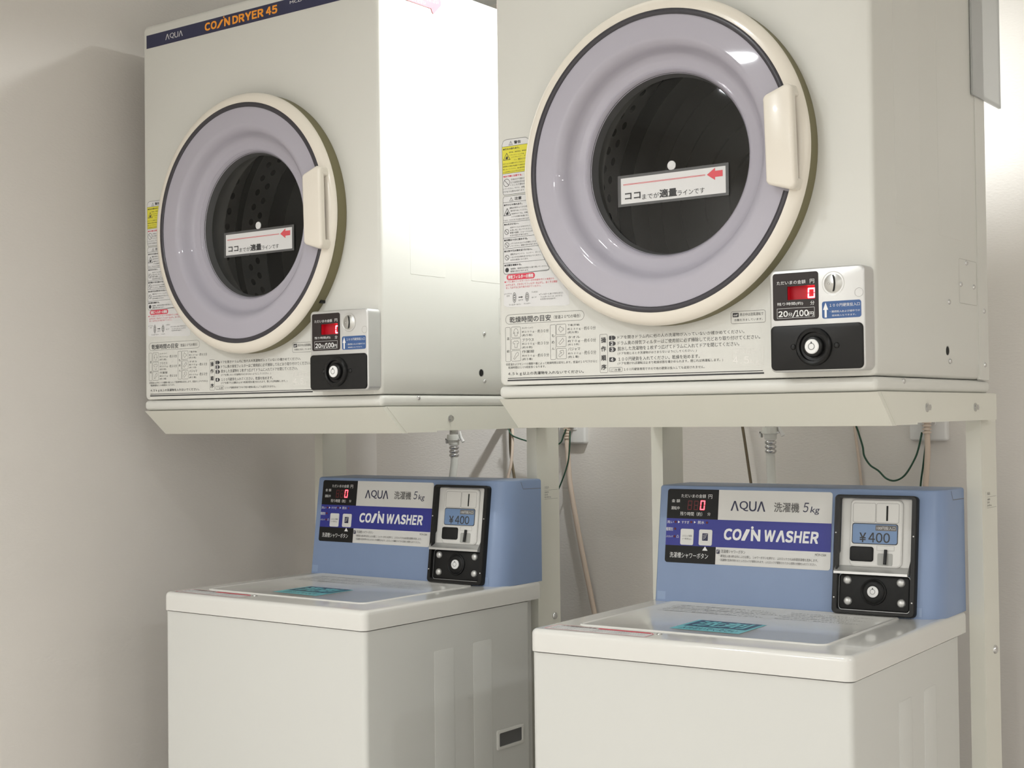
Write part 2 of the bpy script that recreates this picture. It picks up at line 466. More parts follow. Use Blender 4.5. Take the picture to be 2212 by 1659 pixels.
mat('wallpaper', (0.745, 0.705, 0.66), 0.85, noise=0.03, nscale=3.0, bump=0.25, bscale=120.0, stretch=(1, 1, 2.2))
mat('ceiling_paint', (0.86, 0.86, 0.84), 0.9)
mat('floor_vinyl', (0.66, 0.62, 0.57), 0.45, noise=0.08, nscale=5.0)
mat('lamp_face', (0.9, 0.9, 0.88), 0.5)
mat('tape', (0.29, 0.38, 0.56), 0.3)
mat('pocket_grey', (0.42, 0.42, 0.40), 0.4)
# tinted window: see-through smoked pane with surface reflections
def smoked(name, tint, gl=0.06):
    m = bpy.data.materials.new(name); m.use_nodes = True; nt = m.node_tree
    for n in list(nt.nodes):
        if n.type != 'OUTPUT_MATERIAL': nt.nodes.remove(n)
    out = [n for n in nt.nodes if n.type == 'OUTPUT_MATERIAL'][0]
    t = nt.nodes.new('ShaderNodeBsdfTransparent'); t.inputs[0].default_value = (*tint, 1)
    g = nt.nodes.new('ShaderNodeBsdfGlossy'); g.inputs['Roughness'].default_value = 0.025
    lw = nt.nodes.new('ShaderNodeLayerWeight'); lw.inputs[0].default_value = 0.5
    pw = nt.nodes.new('ShaderNodeMath'); pw.operation = 'POWER'; pw.inputs[1].default_value = 5.0; nt.links.new(lw.outputs['Facing'], pw.inputs[0])
    f = nt.nodes.new('ShaderNodeMath'); f.operation = 'MULTIPLY_ADD'; f.inputs[1].default_value = 0.5; f.inputs[2].default_value = 0.03; nt.links.new(pw.outputs[0], f.inputs[0])
    mx = nt.nodes.new('ShaderNodeMixShader')
    nt.links.new(f.outputs[0], mx.inputs[0]); nt.links.new(t.outputs[0], mx.inputs[1]); nt.links.new(g.outputs[0], mx.inputs[2])
    nt.links.new(mx.outputs[0], out.inputs[0]); MAT[name] = m
smoked('smoked_glass', (0.60, 0.60, 0.60))
def frosted(name):
    m = bpy.data.materials.new(name); m.use_nodes = True; nt = m.node_tree
    for n in list(nt.nodes):
        if n.type != 'OUTPUT_MATERIAL': nt.nodes.remove(n)
    out = [n for n in nt.nodes if n.type == 'OUTPUT_MATERIAL'][0]
    t = nt.nodes.new('ShaderNodeBsdfTransparent'); t.inputs[0].default_value = (0.90, 0.91, 0.91, 1)
    d = nt.nodes.new('ShaderNodeBsdfPrincipled'); d.inputs['Base Color'].default_value = (0.68, 0.69, 0.68, 1); d.inputs['Roughness'].default_value = 0.3
    mx = nt.nodes.new('ShaderNodeMixShader'); mx.inputs[0].default_value = 0.62
    nt.links.new(t.outputs[0], mx.inputs[1]); nt.links.new(d.outputs[0], mx.inputs[2]); nt.links.new(mx.outputs[0], out.inputs[0])
    MAT[name] = m
frosted('frosted')

# ------------------------------------------------------------------ mesh helpers
# print too fine to pick apart stays one part each
FINE = {'lettering', 'white_lettering', 'small_lettering', 'red_lettering', 'dark_lettering', 'label_lines', 'lid_print', 'icon_strokes', 'panel_lines', 'label_lettering', 'sticker_lettering', 'capacity_print', 'dark_digits'}
class MB:
    def __init__(s): s.v = []; s.f = []
    def add(s, vs, fs):
        o = len(s.v); s.v += [tuple(p) for p in vs]; s.f += [tuple(i + o for i in f) for f in fs]; return s
    def box(s, x0, x1, y0, y1, z0, z1):
        vs = [(x, y, z) for z in (z0, z1) for y in (y0, y1) for x in (x0, x1)]
        return s.add(vs, [(0, 2, 3, 1), (4, 5, 7, 6), (0, 1, 5, 4), (2, 6, 7, 3), (0, 4, 6, 2), (1, 3, 7, 5)])
    def rings(s, rs, cap0=False, cap1=False, closed=True):
        n = len(rs[0]); vs = [p for r in rs for p in r]; fs = []
        for k in range(len(rs) - 1):
            for i in range(n if closed else n - 1):
                j = (i + 1) % n; fs.append((k * n + i, k * n + j, (k + 1) * n + j, (k + 1) * n + i))
        if cap0: fs.append(tuple(range(n - 1, -1, -1)))
        if cap1: fs.append(tuple((len(rs) - 1) * n + i for i in range(n)))
        return s.add(vs, fs)
    def tube(s, pts, r, seg=8):
        pts = [Vector(p) for p in pts]; rs = []; up = Vector((0.31, 0.2, 0.93)).normalized()
        for i, p in enumerate(pts):
            t = (pts[min(i + 1, len(pts) - 1)] - pts[max(i - 1, 0)]).normalized()
            a = t.cross(up)
            if a.length < 1e-3: a = t.cross(Vector((1, 0, 0)))
            a.normalize(); b = t.cross(a)
            rr = r[i] if isinstance(r, (list, tuple)) else r
            rs.append([p + a * rr * math.cos(2 * math.pi * k / seg) + b * rr * math.sin(2 * math.pi * k / seg) for k in range(seg)])
        return s.rings(rs, True, True)
    def build(s, name, m, parent=None, smooth=None, fix=True):
        me = bpy.data.meshes.new(name); me.from_pydata(s.v, [], s.f); me.materials.append(MAT[m])
        if fix:
            bm = bmesh.new(); bm.from_mesh(me); bmesh.ops.recalc_face_normals(bm, faces=bm.faces); bm.to_mesh(me); bm.free()
        if smooth is not None:
            me.polygons.foreach_set('use_smooth', [True] * len(me.polygons))
            bm = bmesh.new(); bm.from_mesh(me); a = math.radians(smooth)
            for e in bm.edges:
                e.smooth = len(e.link_faces) == 2 and e.calc_face_angle(0) < a
            bm.to_mesh(me); bm.free()
        o = bpy.data.objects.new(name, me); COL.objects.link(o)
        if parent: o.parent = parent
        if name in FINE: o['kind'] = 'stuff'
        return o
def frame(O, U, V):
    O, U, V = Vector(O), Vector(U).normalized(), Vector(V).normalized(); N = U.cross(V)
    return lambda u, v, n=0.0: O + U * u + V * v + N * n
def rr(u0, v0, u1, v1, r, seg=5):
    r = min(r, (u1 - u0) / 2 - 1e-5, (v1 - v0) / 2 - 1e-5); pts = []
    for cx, cy, a in ((u1 - r, v0 + r, -90), (u1 - r, v1 - r, 0), (u0 + r, v1 - r, 90), (u0 + r, v0 + r, 180)):
        for k in range(seg + 1):
            t = math.radians(a + 90 * k / seg); pts.append((cx + r * math.cos(t), cy + r * math.sin(t)))
    return pts
def circ(cu, cv, r, seg=32, rv=None):
    rv = rv or r
    return [(cu + r * math.cos(2 * math.pi * k / seg), cv + rv * math.sin(2 * math.pi * k / seg)) for k in range(seg)]
def rrbox(mb, F, u0, v0, u1, v1, r, n0, n1, b=0.0, steps=3, seg=5, back=True):
    rs = [[F(u, v, n0) for u, v in rr(u0, v0, u1, v1, r, seg)]]
    if b > 0:
        for k in range(steps + 1):
            t = math.pi / 2 * k / steps; d = b * (1 - math.cos(t))
            rs.append([F(u, v, n1 - b + b * math.sin(t)) for u, v in rr(u0 + d, v0 + d, u1 - d, v1 - d, max(r - d, 0.0004), seg)])
    else:
        rs.append([F(u, v, n1) for u, v in rr(u0, v0, u1, v1, r, seg)])
    mb.rings(rs, back, True); return mb
def prism(mb, F, pts, n0, n1):
    mb.rings([[F(u, v, n0) for u, v in pts], [F(u, v, n1) for u, v in pts]], True, True); return mb
def flat(mb, F, pts, n):
    mb.add([F(u, v, n) for u, v in pts], [tuple(range(len(pts)))]); return mb
def shrink(pts, d):
    n = len(pts); out = []; A = sum(pts[i][0] * pts[(i + 1) % n][1] - pts[(i + 1) % n][0] * pts[i][1] for i in range(n)); sg = 1 if A > 0 else -1
    for i in range(n):
        p0, p1, p2 = Vector(pts[i - 1]), Vector(pts[i]), Vector(pts[(i + 1) % n])
        a, b = (p1 - p0), (p2 - p1)
        na = Vector((-a.y, a.x)).normalized() * sg; nb = Vector((-b.y, b.x)).normalized() * sg
        m = na + nb
        if m.length < 1e-6: m = na
        m.normalize(); k = max(0.4, m.dot(na)); q = p1 + m * (d / k); out.append((q.x, q.y))
    return out
def outline(mb, F, pts, t, n):
    a = [F(u, v, n) for u, v in pts]; b = [F(u, v, n) for u, v in shrink(pts, t)]
    mb.rings([a, b]); return mb
def line(mb, F, p, q, t, n):
    p, q = Vector(p), Vector(q); d = (q - p).normalized(); m = Vector((-d.y, d.x)) * t / 2
    return flat(mb, F, [tuple(p - m), tuple(q - m), tuple(q + m), tuple(p + m)], n)
def revolve(mb, F, cu, cv, prof, seg=96, a0=0.0, a1=360.0, cap0=False, cap1=False):
    full = abs(a1 - a0) >= 360; rs = []; m = seg if full else seg + 1
    for r, n in prof:
        rs.append([F(cu + r * math.cos(math.radians(a0 + (a1 - a0) * k / seg)), cv + r * math.sin(math.radians(a0 + (a1 - a0) * k / seg)), n) for k in range(m)])
    mb.rings(rs, cap0, cap1, closed=full)
    if not full:
        for k in (0, m - 1): mb.add([r[k] for r in rs], [tuple(range(len(rs)))])
    return mb
def cast(pts, c, th):
    d = (math.cos(th), math.sin(th)); best = None; n = len(pts)
    for i in range(n):
        (x1, y1), (x2, y2) = pts[i], pts[(i + 1) % n]; ex, ey = x2 - x1, y2 - y1; den = d[0] * ey - d[1] * ex
        if abs(den) < 1e-12: continue
        t = ((x1 - c[0]) * ey - (y1 - c[1]) * ex) / den; s = ((x1 - c[0]) * d[1] - (y1 - c[1]) * d[0]) / den
        if t > 0 and -1e-6 <= s <= 1 + 1e-6 and (best is None or t < best): best = t
    return (c[0] + d[0] * best, c[1] + d[1] * best)
def holed(mb, F, outer_levels, hole, c, hole_depth=None, nang=96):
    """outer_levels: [(pts, n), ...] from back to front; the front level is closed towards the hole; hole walls go to hole_depth"""
    front = outer_levels[-1][0]
    ths = sorted({round(math.atan2(p[1] - c[1], p[0] - c[0]), 5) for p in front + hole} | {round(-math.pi + 2 * math.pi * k / nang, 5) for k in range(nang)})
    rs = [[F(*cast(pts, c, t), n) for t in ths] for pts, n in outer_levels]
    nf = outer_levels[-1][1]
    rs.append([F(*cast(hole, c, t), nf) for t in ths])
    if hole_depth is not None: rs.append([F(*cast(hole, c, t), hole_depth) for t in ths])
    mb.rings(rs); return mb
def dome(mb, F, u, v, r, h, n=0.0, seg=14):
    rs = [[F(u + r * math.cos(a) * c, v + r * math.sin(a) * c, n + h * s) for a in [2 * math.pi * k / seg for k in range(seg)]] for c, s in ((1, 0), (0.92, 0.55), (0.65, 0.85), (0.25, 1.0))]
    mb.rings(rs, True, True); return mb
def empty(name, loc=(0, 0, 0), rz=0.0):
    o = bpy.data.objects.new(name, None); COL.objects.link(o); o.location = loc; o.rotation_euler = (0, 0, math.radians(rz)); o.empty_display_size = 0.05
    return o
def tag(o, label, cat, group=None):
    o['label'] = label; o['category'] = cat
    if group: o['group'] = group
    return o
def plabel(o, label): o['label'] = label; return o
def copy_tree(o, parent=None):
    c = o.copy(); COL.objects.link(c); c.parent = parent
    for ch in list(o.children): copy_tree(ch, c)
    return c

# ------------------------------------------------------------------ lettering: every string once through the built-in font
FONT = {}
WIDE = {c: chr(ord(c) + 0xFEE0) for c in '0123456789gkACDEHNOQRSUWY'}
def gothic(s): return ''.join(WIDE.get(c, c) for c in s)
def want(s, style='', shear=0.0): FONT.setdefault((s, style, shear), None)
def load_fonts():
    obs = []
    for (s, style, shear) in FONT:
        c = bpy.data.curves.new('lettering_source', 'FONT'); c.body = s; c.size = 1.0; c.fill_mode = 'BOTH'
        c.resolution_u = 3 if len(s) <= 8 else 2
        c.shear = shear
        c.offset = 0.0
        o = bpy.data.objects.new('lettering_source', c); COL.objects.link(o); obs.append(((s, style, shear), o))
    bpy.context.view_layer.update(); dg = bpy.context.evaluated_depsgraph_get()
    for k, o in obs:
        me = bpy.data.meshes.new_from_object(o.evaluated_get(dg))
        vs = [(v.co.x, v.co.y) for v in me.vertices]; fs = [tuple(p.vertices) for p in me.polygons]
        bpy.data.meshes.remove(me)
        xs = [p[0] for p in vs] or [0, 1]; ys = [p[1] for p in vs] or [0, 1]
        FONT[k] = (vs, fs, min(xs), max(xs), min(ys), max(ys))
    for k, o in obs:
        c = o.data; bpy.data.objects.remove(o); bpy.data.curves.remove(c)
def text(mb, F, s, u0, v0, u1, v1, n, style='', shear=0.0, keep=True):
    vs, fs, x0, x1, y0, y1 = FONT[(s, style, shear)]
    if v1 < v0: v0, v1 = v1, v0
    cnt = sum(0.55 if ord(ch) < 256 else 1.0 for ch in s)
    if keep and len(s) > 3 and any(ord(ch) > 0x2fff for ch in s):
        pitch = (u1 - u0) / cnt; h = v1 - v0; m = (v0 + v1) / 2
        h2 = min(max(h, 0.86 * pitch), 1.30 * pitch); v0, v1 = m - h2 / 2, m + h2 / 2
    d = {'m': 0.011, 'b': 0.024, 'x': 0.040}.get(style, 0.0)
    sx = (u1 - u0) / max(x1 - x0 + 2 * d, 1e-6); sy = (v1 - v0) / max(y1 - y0 + 2 * d, 1e-6)
    for i, (ox, oy) in enumerate(((0, 0), (-d, 0), (d, 0), (0, -d), (0, d), (-d, -d), (d, d), (-d, d), (d, -d)) if d else ((0, 0),)):
        mb.add([F(u0 + (x - x0 + d + ox) * sx, v0 + (y - y0 + d + oy) * sy, n + 4e-6 * i) for x, y in vs], fs)
for tb in (PRINT_TEXT, CAPACITY, WARN_TEXT, WARN_RED, COIN_TEXT, FILL_TEXT):
    tb[:] = [(gothic(e[0]),) + tuple(e[1:]) for e in tb]
    for e in tb: want(e[0], e[5] if len(e) > 5 else '')
for e in PANEL_TEXT: want(e[0], 'm' if e[5] == 'km' else '')
for c_ in 'CONDRYE0124.5WASHQUΛ/':
    for st_ in ('', 'm', 'b', 'x'): want(gothic(c_), st_, 0.0); want(gothic(c_), st_, 0.12)
for e in WARN_RED_PILL: want(e[0], 'b')
for s_ in '1234': want(gothic(s_), 'b')
for s_ in ('４００', '５', 'ｋｇ'): want(s_, 'm'); want(s_, '', 0.2); want(s_, '', 0.15)
for a_ in (('cd', 'b', 0.25), ('ΛQUΛ', 'm', 0.0), ('ΛQUΛ', 't', 0.0), ('5', '', 0.2), ('kg', '', 0.15), ('CO', 'x', 0.12), ('/', 'x', 0.0), ('N', 'x', 0.05), ('WΛSHER', 'x', 0.12), ('DRYER', 'b', 0.0), ('45', 'b', 0.0), ('CO', 'b', 0.0), ('/', 'b', 0.0), ('N', 'b', 0.0), ('MCD-CK45', '', 0.0),
           ('¥', 'm', 0.0), ('400', 'm', 0.0), ('100円投入口', '', 0.0), ('!', 'b', 0.0), ('取消', '', 0.0), ('洗剤', 'b', 0.0), ('入れないでください', '', 0.0), ('ふた開閉時の注意', 'b', 0.0), ('運転中はふたを開けないでください。洗濯槽が止まってから衣類を取り出してください。', '', 0.0),
           ('ご使用の前に取扱説明をお読みください。', '', 0.0), ('防水性のものは洗い・脱水をしないでください。', '', 0.0), ('排気口', 'b', 0.0), ('ふさがないでください', '', 0.0), ('ご注意ください', '', 0.0), ('乾燥機専用台', '', 0.0), ('DS-45', '', 0.0), ('最大荷重 60kg', '', 0.0)):
    want(*a_)
load_fonts()
def word(mb, F, s, u0, v0, u1, v1, n, style='', shear=0.0, gap=0.08, wid={}):
    ws = [wid.get(c, {'W': 1.25, 'Λ': 1.0, 'N': 0.98, 'O': 1.08, 'Q': 1.1, 'C': 1.0, 'S': 0.9, 'E': 0.8, 'R': 0.9, 'Y': 0.95}.get(c, 0.92)) for c in s]
    k = (u1 - u0) / (sum(ws) + gap * (len(s) - 1)); u = u0
    for c, w_ in zip(s, ws):
        text(mb, F, gothic(c), u, v0, u + w_ * k, v1, n, style, shear, keep=False); u += (w_ + gap) * k
SEG = {'0': 'abcdef', '8': 'abcdefg'}
def digit(mb, F, ch, u0, v0, u1, v1, n, t=0.0018, sl=0.08):
    h = v1 - v0; g = t * 0.25
    def sk(u, v): return (u + (v - v0) * sl, v)
    S = {'a': (u0 + g, v1 - t, u1 - g, v1), 'd': (u0 + g, v0, u1 - g, v0 + t), 'g': (u0 + g, v0 + h / 2 - t / 2, u1 - g, v0 + h / 2 + t / 2),
         'f': (u0, v0 + h / 2 + g, u0 + t, v1 - g), 'e': (u0, v0 + g, u0 + t, v0 + h / 2 - g), 'b': (u1 - t, v0 + h / 2 + g, u1, v1 - g), 'c': (u1 - t, v0 + g, u1, v0 + h / 2 - g)}
    for s in SEG[ch]:
        a, b, c, d = S[s]; flat(mb, F, [sk(a, b), sk(c, b), sk(c, d), sk(a, d)], n)

# ------------------------------------------------------------------ the room
def struct(name, mb, m):
    o = mb.build(name, m); o['kind'] = 'structure'; return o
T = 0.06
struct('wall_back', MB().box(XL - T, XR + T, YB, YB + T, FLOOR, CEIL), 'wallpaper')
struct('wall_left', MB().box(XL - T, XL, YF, YB, FLOOR, CEIL), 'wallpaper')
struct('wall_right', MB().box(XR, XR + T, YF, YB, FLOOR, CEIL), 'wallpaper')
struct('wall_front', MB().box(XL - T, XR + T, YF - T, YF, FLOOR, CEIL), 'wallpaper')
struct('floor', MB().box(XL - T, XR + T, YF - T, YB + T, FLOOR - T, FLOOR), 'floor_vinyl')
struct('ceiling', MB().box(XL - T, XR + T, YF - T, YB + T, CEIL, CEIL + T), 'ceiling_paint')

# ------------------------------------------------------------------ coin dryer
DW, DD, DH = 0.65, 0.478, 0.787
DU, DV = 0.3223, 0.3512
FR = frame((0, 0, 0), (1, 0, 0), (0, 0, 1))                 # front face, n towards the viewer
SD = frame((DW, 0, 0), (0, 1, 0), (0, 0, 1))                # right side
e_ = 0.00025
def make_dryer():
    root = empty('coin_dryer')
    # cabinet with a round opening
    mb = MB(); lv = [(rr(0, 0.0215, DW, DH, 0.010, 6), -DD), ]
    b = 0.008
    for k in range(5):
        t = math.pi / 2 * k / 4; d = b * (1 - math.cos(t)); lv.append((rr(d, 0.0215 + 0.15 * d, DW - d, DH - d, 0.010, 6), -b + b * math.sin(t)))
    holed(mb, FR, lv, circ(DU, DV, 0.236, 96), (DU, DV), -0.02)
    flat(mb, FR, rr(0, 0.0215, DW, DH, 0.010, 6), -DD)
    mb.build('cabinet', 'cream', root, smooth=40, fix=True)
    rrbox(MB(), FR, -0.0005, 0.0, DW + 0.0005, 0.0205, 0.008, -DD, 0.0015, 0.009, 4).build('base_skirt', 'cream', root, smooth=40)
    MB().box(DW - 0.003, DW + 0.0012, 0.431, 0.4785, 0.0215, DH - 0.004).build('rear_cover', 'cream', root)
    for (y0, y1) in ((0.0793, 0.1794), (0.2568, 0.36)):
        rrbox(MB(), SD, y0, 0.24, y1, 0.772, 0.002, -0.001, 0.0003, 0.00028, 2, 2).build('pressed_rib', 'cream', root)
    # access plate
    outline(MB(), SD, rr(0.3428, 0.1410, 0.428, 0.2120, 0.004), 0.0006, e_).build('access_plate', 'seam', root)
    for (y, z) in ((0.3784, 0.2071), (0.3501, 0.1711), (0.4123, 0.1708), (0.2951, 0.1401), (0.4587, 0.1343), (0.4582, 0.0462), (0.2951, 0.0483), (0.0987, 0.0152)):
        dome(MB(), SD, y, z, 0.0042, 0.0028, 0.0012 if y > 0.43 else 0.0).build('screw', 'chrome', root, smooth=50)
    revolve(MB(), SD, 0.2848, 0.0645, [(0.0075, e_), (0.0075, -0.0005), (0.006, 0.0003), (0.0, 0.0003)], 20).build('vent_hole', 'hole', root)
    # drum seen through the window
    mb = MB()
    revolve(mb, FR, DU, DV, [(0.236, -0.02), (0.236, -0.03), (0.158, -0.035), (0.158, -0.07), (0.27, -0.075), (0.27, -0.40), (0.03, -0.405), (0.0, -0.405)], 64)
    dr = mb.build('drum', 'drum', root, smooth=35)
    mb = MB()
    for row, (dz, lo, hi) in enumerate(((0.095, 95, 265), (0.115, 95, 265), (0.135, 95, 265), (0.155, 95, 265), (0.175, 95, 265), (0.240, 95, 265), (0.262, 95, 265))):
        k = lo + (row % 2) * 3.5
        while k < hi:
            a = math.radians(k); c0 = (math.cos(a), math.sin(a)); t0 = (-c0[1], c0[0]); r0 = 0.2685
            mb.add([FR(DU + r0 * c0[0] + t0[0] * 0.0075 * math.cos(q), DV + r0 * c0[1] + t0[1] * 0.0075 * math.cos(q), -dz - 0.0065 * math.sin(q)) for q in [math.pi * 2 * j / 10 for j in range(10)]], [tuple(range(10))]); k += 7
    o = mb.build('perforation', 'perforation', dr); o['kind'] = 'stuff'
    for n0, n1 in ((-0.198, -0.214), (-0.290, -0.335)):
        revolve(MB(), FR, DU, DV, [(0.2692, n0), (0.2675, n0), (0.2675, n1), (0.2692, n1)], 72).build('drum_band', 'grey_inner', dr, smooth=30)
    for r0 in (0.10, 0.15, 0.20, 0.24):
        revolve(MB(), FR, DU, DV, [(r0, -0.4035), (r0 + 0.002, -0.399), (r0 + 0.004, -0.4035)], 72).build('back_ridge', 'drum', dr, smooth=60)
    # door
    door = revolve(MB(), FR, DU, DV, [(0.226, 0.030), (0.2275, 0.0362), (0.232, 0.0358), (0.2385, 0.0345), (0.2435, 0.0310), (0.2466, 0.0265), (0.2468, 0.0245), (0.2450, 0.0230), (0.240, 0.0230)], 128)
    door = plabel(door.build('door', 'cream_plastic', root, smooth=40), 'round cream door ring')
    revolve(MB(), FR, DU, DV, [(0.2430, 0.0235), (0.2455, 0.0220), (0.2462, 0.0005), (0.2340, 0.0005)], 128).build('door_back_band', 'olive', door, smooth=40)  # olive band behind the door ring, darker than its cream
    revolve(MB(), FR, DU, DV, [(0.2185, 0.030), (0.2187, 0.0358), (0.2205, 0.0372), (0.2255, 0.0372), (0.2272, 0.0362), (0.2272, 0.030)], 120, 20.5, 342.5).build('dark_trim', 'dark_trim', door, smooth=40)
    bowl = MB()
    revolve(bowl, FR, DU, DV, [(0.2275, 0.0335), (0.2205, 0.0345), (0.2180, 0.0345), (0.1895, 0.0345), (0.1865, 0.0345), (0.1830, 0.0338), (0.178, 0.0310), (0.1735, 0.0262), (0.170, 0.0195), (0.1665, 0.0125), (0.162, 0.0075), (0.156, 0.0058), (0.148, 0.0045), (0.1445, 0.0035), (0.1425, 0.0048), (0.1405, 0.0030), (0.139, -0.001), (0.1375, -0.003)], 128)
    plabel(bowl.build('door_bowl', 'lavender', door, smooth=50), 'lavender grey plastic bowl of the door')
    revolve(MB(), FR, DU, DV, [(0.1385, -0.001), (0.134, -0.0175), (0.136, -0.019)], 96).build('window_rim', 'grey_inner', door, smooth=50)
    revolve(MB(), FR, DU, DV, [(0.1345, -0.0170), (0.10, -0.0162), (0.05, -0.0156), (0.0, -0.0154)], 96).build('window_glass', 'smoked_glass', door, smooth=60)
    revolve(MB(), FR, DU, DV, [(0.0072, -0.0155), (0.0072, -0.0142), (0.006, -0.0135), (0.0, -0.0133)], 28).build('glass_plug', 'paper', door, smooth=50)
    # handle: a bowed grip plate with end blocks and a finger slot on its outer side
    def HF(p, q, n=0.0):
        a = math.radians(1.6) + q / 0.22
        return FR(DU + p * math.cos(a), DV + p * math.sin(a), n)
    mb = MB(); H2 = 0.0705
    rrbox(mb, HF, 0.1965, -H2, 0.2435, H2, 0.009, 0.044, 0.0555, 0.005, 4, 6)
    rrbox(mb, HF, 0.1985, -H2 + 0.001, 0.222, H2 - 0.001, 0.008, 0.026, 0.047, 0.0)
    for s in (-1, 1):
        q0, q1 = sorted((s * (H2 - 0.001), s * (H2 - 0.017)))
        rrbox(mb, HF, 0.1985, q0, 0.2425, q1, 0.004, 0.024, 0.047, 0.0)
    rrbox(mb, HF, 0.2220, -H2 + 0.012, 0.2440, H2 - 0.012, 0.004, 0.0235, 0.0300, 0.0)
    mb.build('door_handle', 'cream_plastic', door, smooth=45)
    # fill line label on the glass
    LF = lambda u, v, n=0.0: FR(u, v, n - 0.015)
    fd = {e[0]: e[1:] for e in FILL}
    o = fd['outer']; lb = flat(MB(), LF, rr(o[0], o[1], o[2], o[3], 0.0008, 2), 0.0010).build('fill_line_label', 'grey_inner', root)
    i = fd['inner']; flat(MB(), LF, rr(i[0], i[1], i[2], i[3], 0.0004, 2), 0.0014).build('label_face', 'paper', lb)
    mb = MB()
    for k in (0, 1): line(mb, LF, (0.2362, 0.3305 - 0.0012 * k), (0.3806, 0.3305 - 0.0012 * k), 0.0006, 0.0017)
    mb.build('fill_line', 'red_soft', lb)
    a = fd['arrow']; my = 0.3298; hh = 0.0092
    flat(MB(), LF, [(a[0], my), (0.3972, my - hh), (0.3972, my - hh * 0.5), (a[2], my - hh * 0.5), (a[2], my + hh * 0.5), (0.3972, my + hh * 0.5), (0.3972, my + hh)], 0.0017).build('arrow', 'red_soft', lb)
    mb = MB()
    for e in FILL_TEXT: text(mb, LF, *e[:5], 0.0017, e[5] if len(e) > 5 else '', keep=False)
    mb.build('lettering', 'ink', lb)
    # brand band
    band = flat(MB(), FR, [(0.0127, 0.7393), (0.637, 0.7393), (0.637, 0.7664), (0.0127, 0.7664)], e_).build('brand_band', 'ink_navy', root)
    mb = MB(); word(mb, FR, 'ΛQUΛ', 0.0722, 0.7478, 0.1248, 0.7592, 2 * e_, '', 0.0, 0.10); mb.build('brand_logo', 'white_print', band); mb = MB(); text(mb, FR, 'MCD-CK45', 0.428, 0.7558, 0.500, 0.7612, 2 * e_); mb.build('model_lettering', 'white_print', band)
    mb = MB()
    for s, u0, u1, v1 in (('CO', 0.1908, 0.2255, 0.7612), ('N', 0.2470, 0.2640, 0.7612), ('DRYER', 0.2706, 0.3571, 0.7612), ('45', 0.3638, 0.3945, 0.7612)): word(mb, FR, s, u0, 0.7452, u1, v1, 2 * e_, 'x', 0.0, 0.10)
    word(mb, FR, '/', 0.2252, 0.7448, 0.2452, 0.7600, 2 * e_, 'm')
    flat(mb, FR, circ(0.2462, 0.7636, 0.0018, 14), 2 * e_)
    plabel(mb.build('orange_lettering', 'orange', band), 'orange lettering')
    # printed operating instructions
    mb = MB()
    for e in PRINT_BARS:
        vm = 0.0330 if e[0] == 'thin' else 0.0295
        t = 0.0011 if e[0] == 'thin' else 0.0024
        line(mb, FR, (e[1], vm), (e[3], vm), t, e_)
    pr = mb.build('instruction_print', 'ink', root)
    for e in PRINT_FRAMES: outline(MB(), FR, rr(e[1], min(e[2], e[4]), e[3], max(e[2], e[4]), e[5]), 0.0005, e_).build('print_frame', 'ink_grey', pr)
    # pictograms in the six frames
    I = PRINT_FRAMES[2:5] + PRINT_FRAMES[6:9]
    shapes = [[(.3, .05), (.7, .05), (.72, .45), (.85, .3), (.9, .4), (.75, .85), (.6, .95), (.4, .95), (.25, .85), (.1, .4), (.15, .3), (.28, .45)],
              [(.3, .08), (.7, .08), (.7, .55), (.85, .5), (.95, .72), (.68, .92), (.5, .82), (.32, .92), (.05, .72), (.15, .5), (.3, .55)],
              [(.1, .15), (.3, .05), (.55, .35), (.85, .55), (.9, .85), (.7, .95), (.45, .75), (.3, .45)],
              [(.12, .5), (.45, .1), (.75, .4), (.9, .38), (.85, .65), (.5, .75), (.4, .95), (.3, .9)],
              [(.1, .3), (.3, .1), (.9, .6), (.7, .92)],
              [(.1, .2), (.3, .05), (.5, .3), (.7, .35), (.85, .55), (.75, .95), (.3, .85), (.25, .7), (.5, .6), (.15, .45)]]
    for f_, sh in zip(I, shapes):
        u0, v0, u1, v1 = f_[1], min(f_[2], f_[4]), f_[3], max(f_[2], f_[4])
        outline(MB(), FR, [(u0 + (0.14 + 0.72 * x) * (u1 - u0), v0 + (0.12 + 0.76 * y) * (v1 - v0)) for x, y in sh], 0.0005, e_).build('pictogram', 'ink_grey', pr)
    mb = MB()
    for e in PRINT_TEXT: text(mb, FR, *e[:5], e_, e[5] if len(e) > 5 else '')
    mb.build('lettering', 'ink', pr)
    for e in PRINT_BADGES:
        mb = MB(); mc = MB()
        u0, v0, u1, v1 = e[1:5]; v0, v1 = min(v0, v1), max(v0, v1); t = (u1 - u0) * 0.28
        if e[0] == 'cd': flat(mb, FR, rr(u0, v0, u1, v1, 0.0008), e_); text(mc, FR, 'cd', u0 + 0.0015, v0 + 0.0015, u1 - 0.0015, v1 - 0.0015, 2 * e_, 'b', 0.25)
        else:
            flat(mb, FR, [(u0 + 0.001, v0), (u1 - t, v0), (u1, v0 + 0.3 * (v1 - v0)), (u1, v0 + 0.7 * (v1 - v0)), (u1 - t, v1), (u0 + 0.001, v1), (u0, v1 - 0.001), (u0, v0 + 0.001)], e_)
            d = (u1 - u0); text(mc, FR, gothic(e[0]), u0 + (0.26 if e[0] != '1' else 0.34) * d, v0 + 0.12 * (v1 - v0), u0 + (0.64 if e[0] != '1' else 0.52) * d, v1 - 0.12 * (v1 - v0), 2 * e_, 'b')
        mb.build('step_badge', 'ink', pr); mc.build('badge_number', 'paper', pr)
    mb = MB()
    for e in CAPACITY:
        text(mb, FR, *e[:5], e_, e[5] if len(e) > 5 else '')
    e = CAPACITY_FRAME[0]; outline(mb, FR, rr(e[1], e[2], e[3], e[4], 0.003), 0.0005, e_)
    plabel(mb.build('capacity_print', 'faint', root), 'faint pale capacity print')
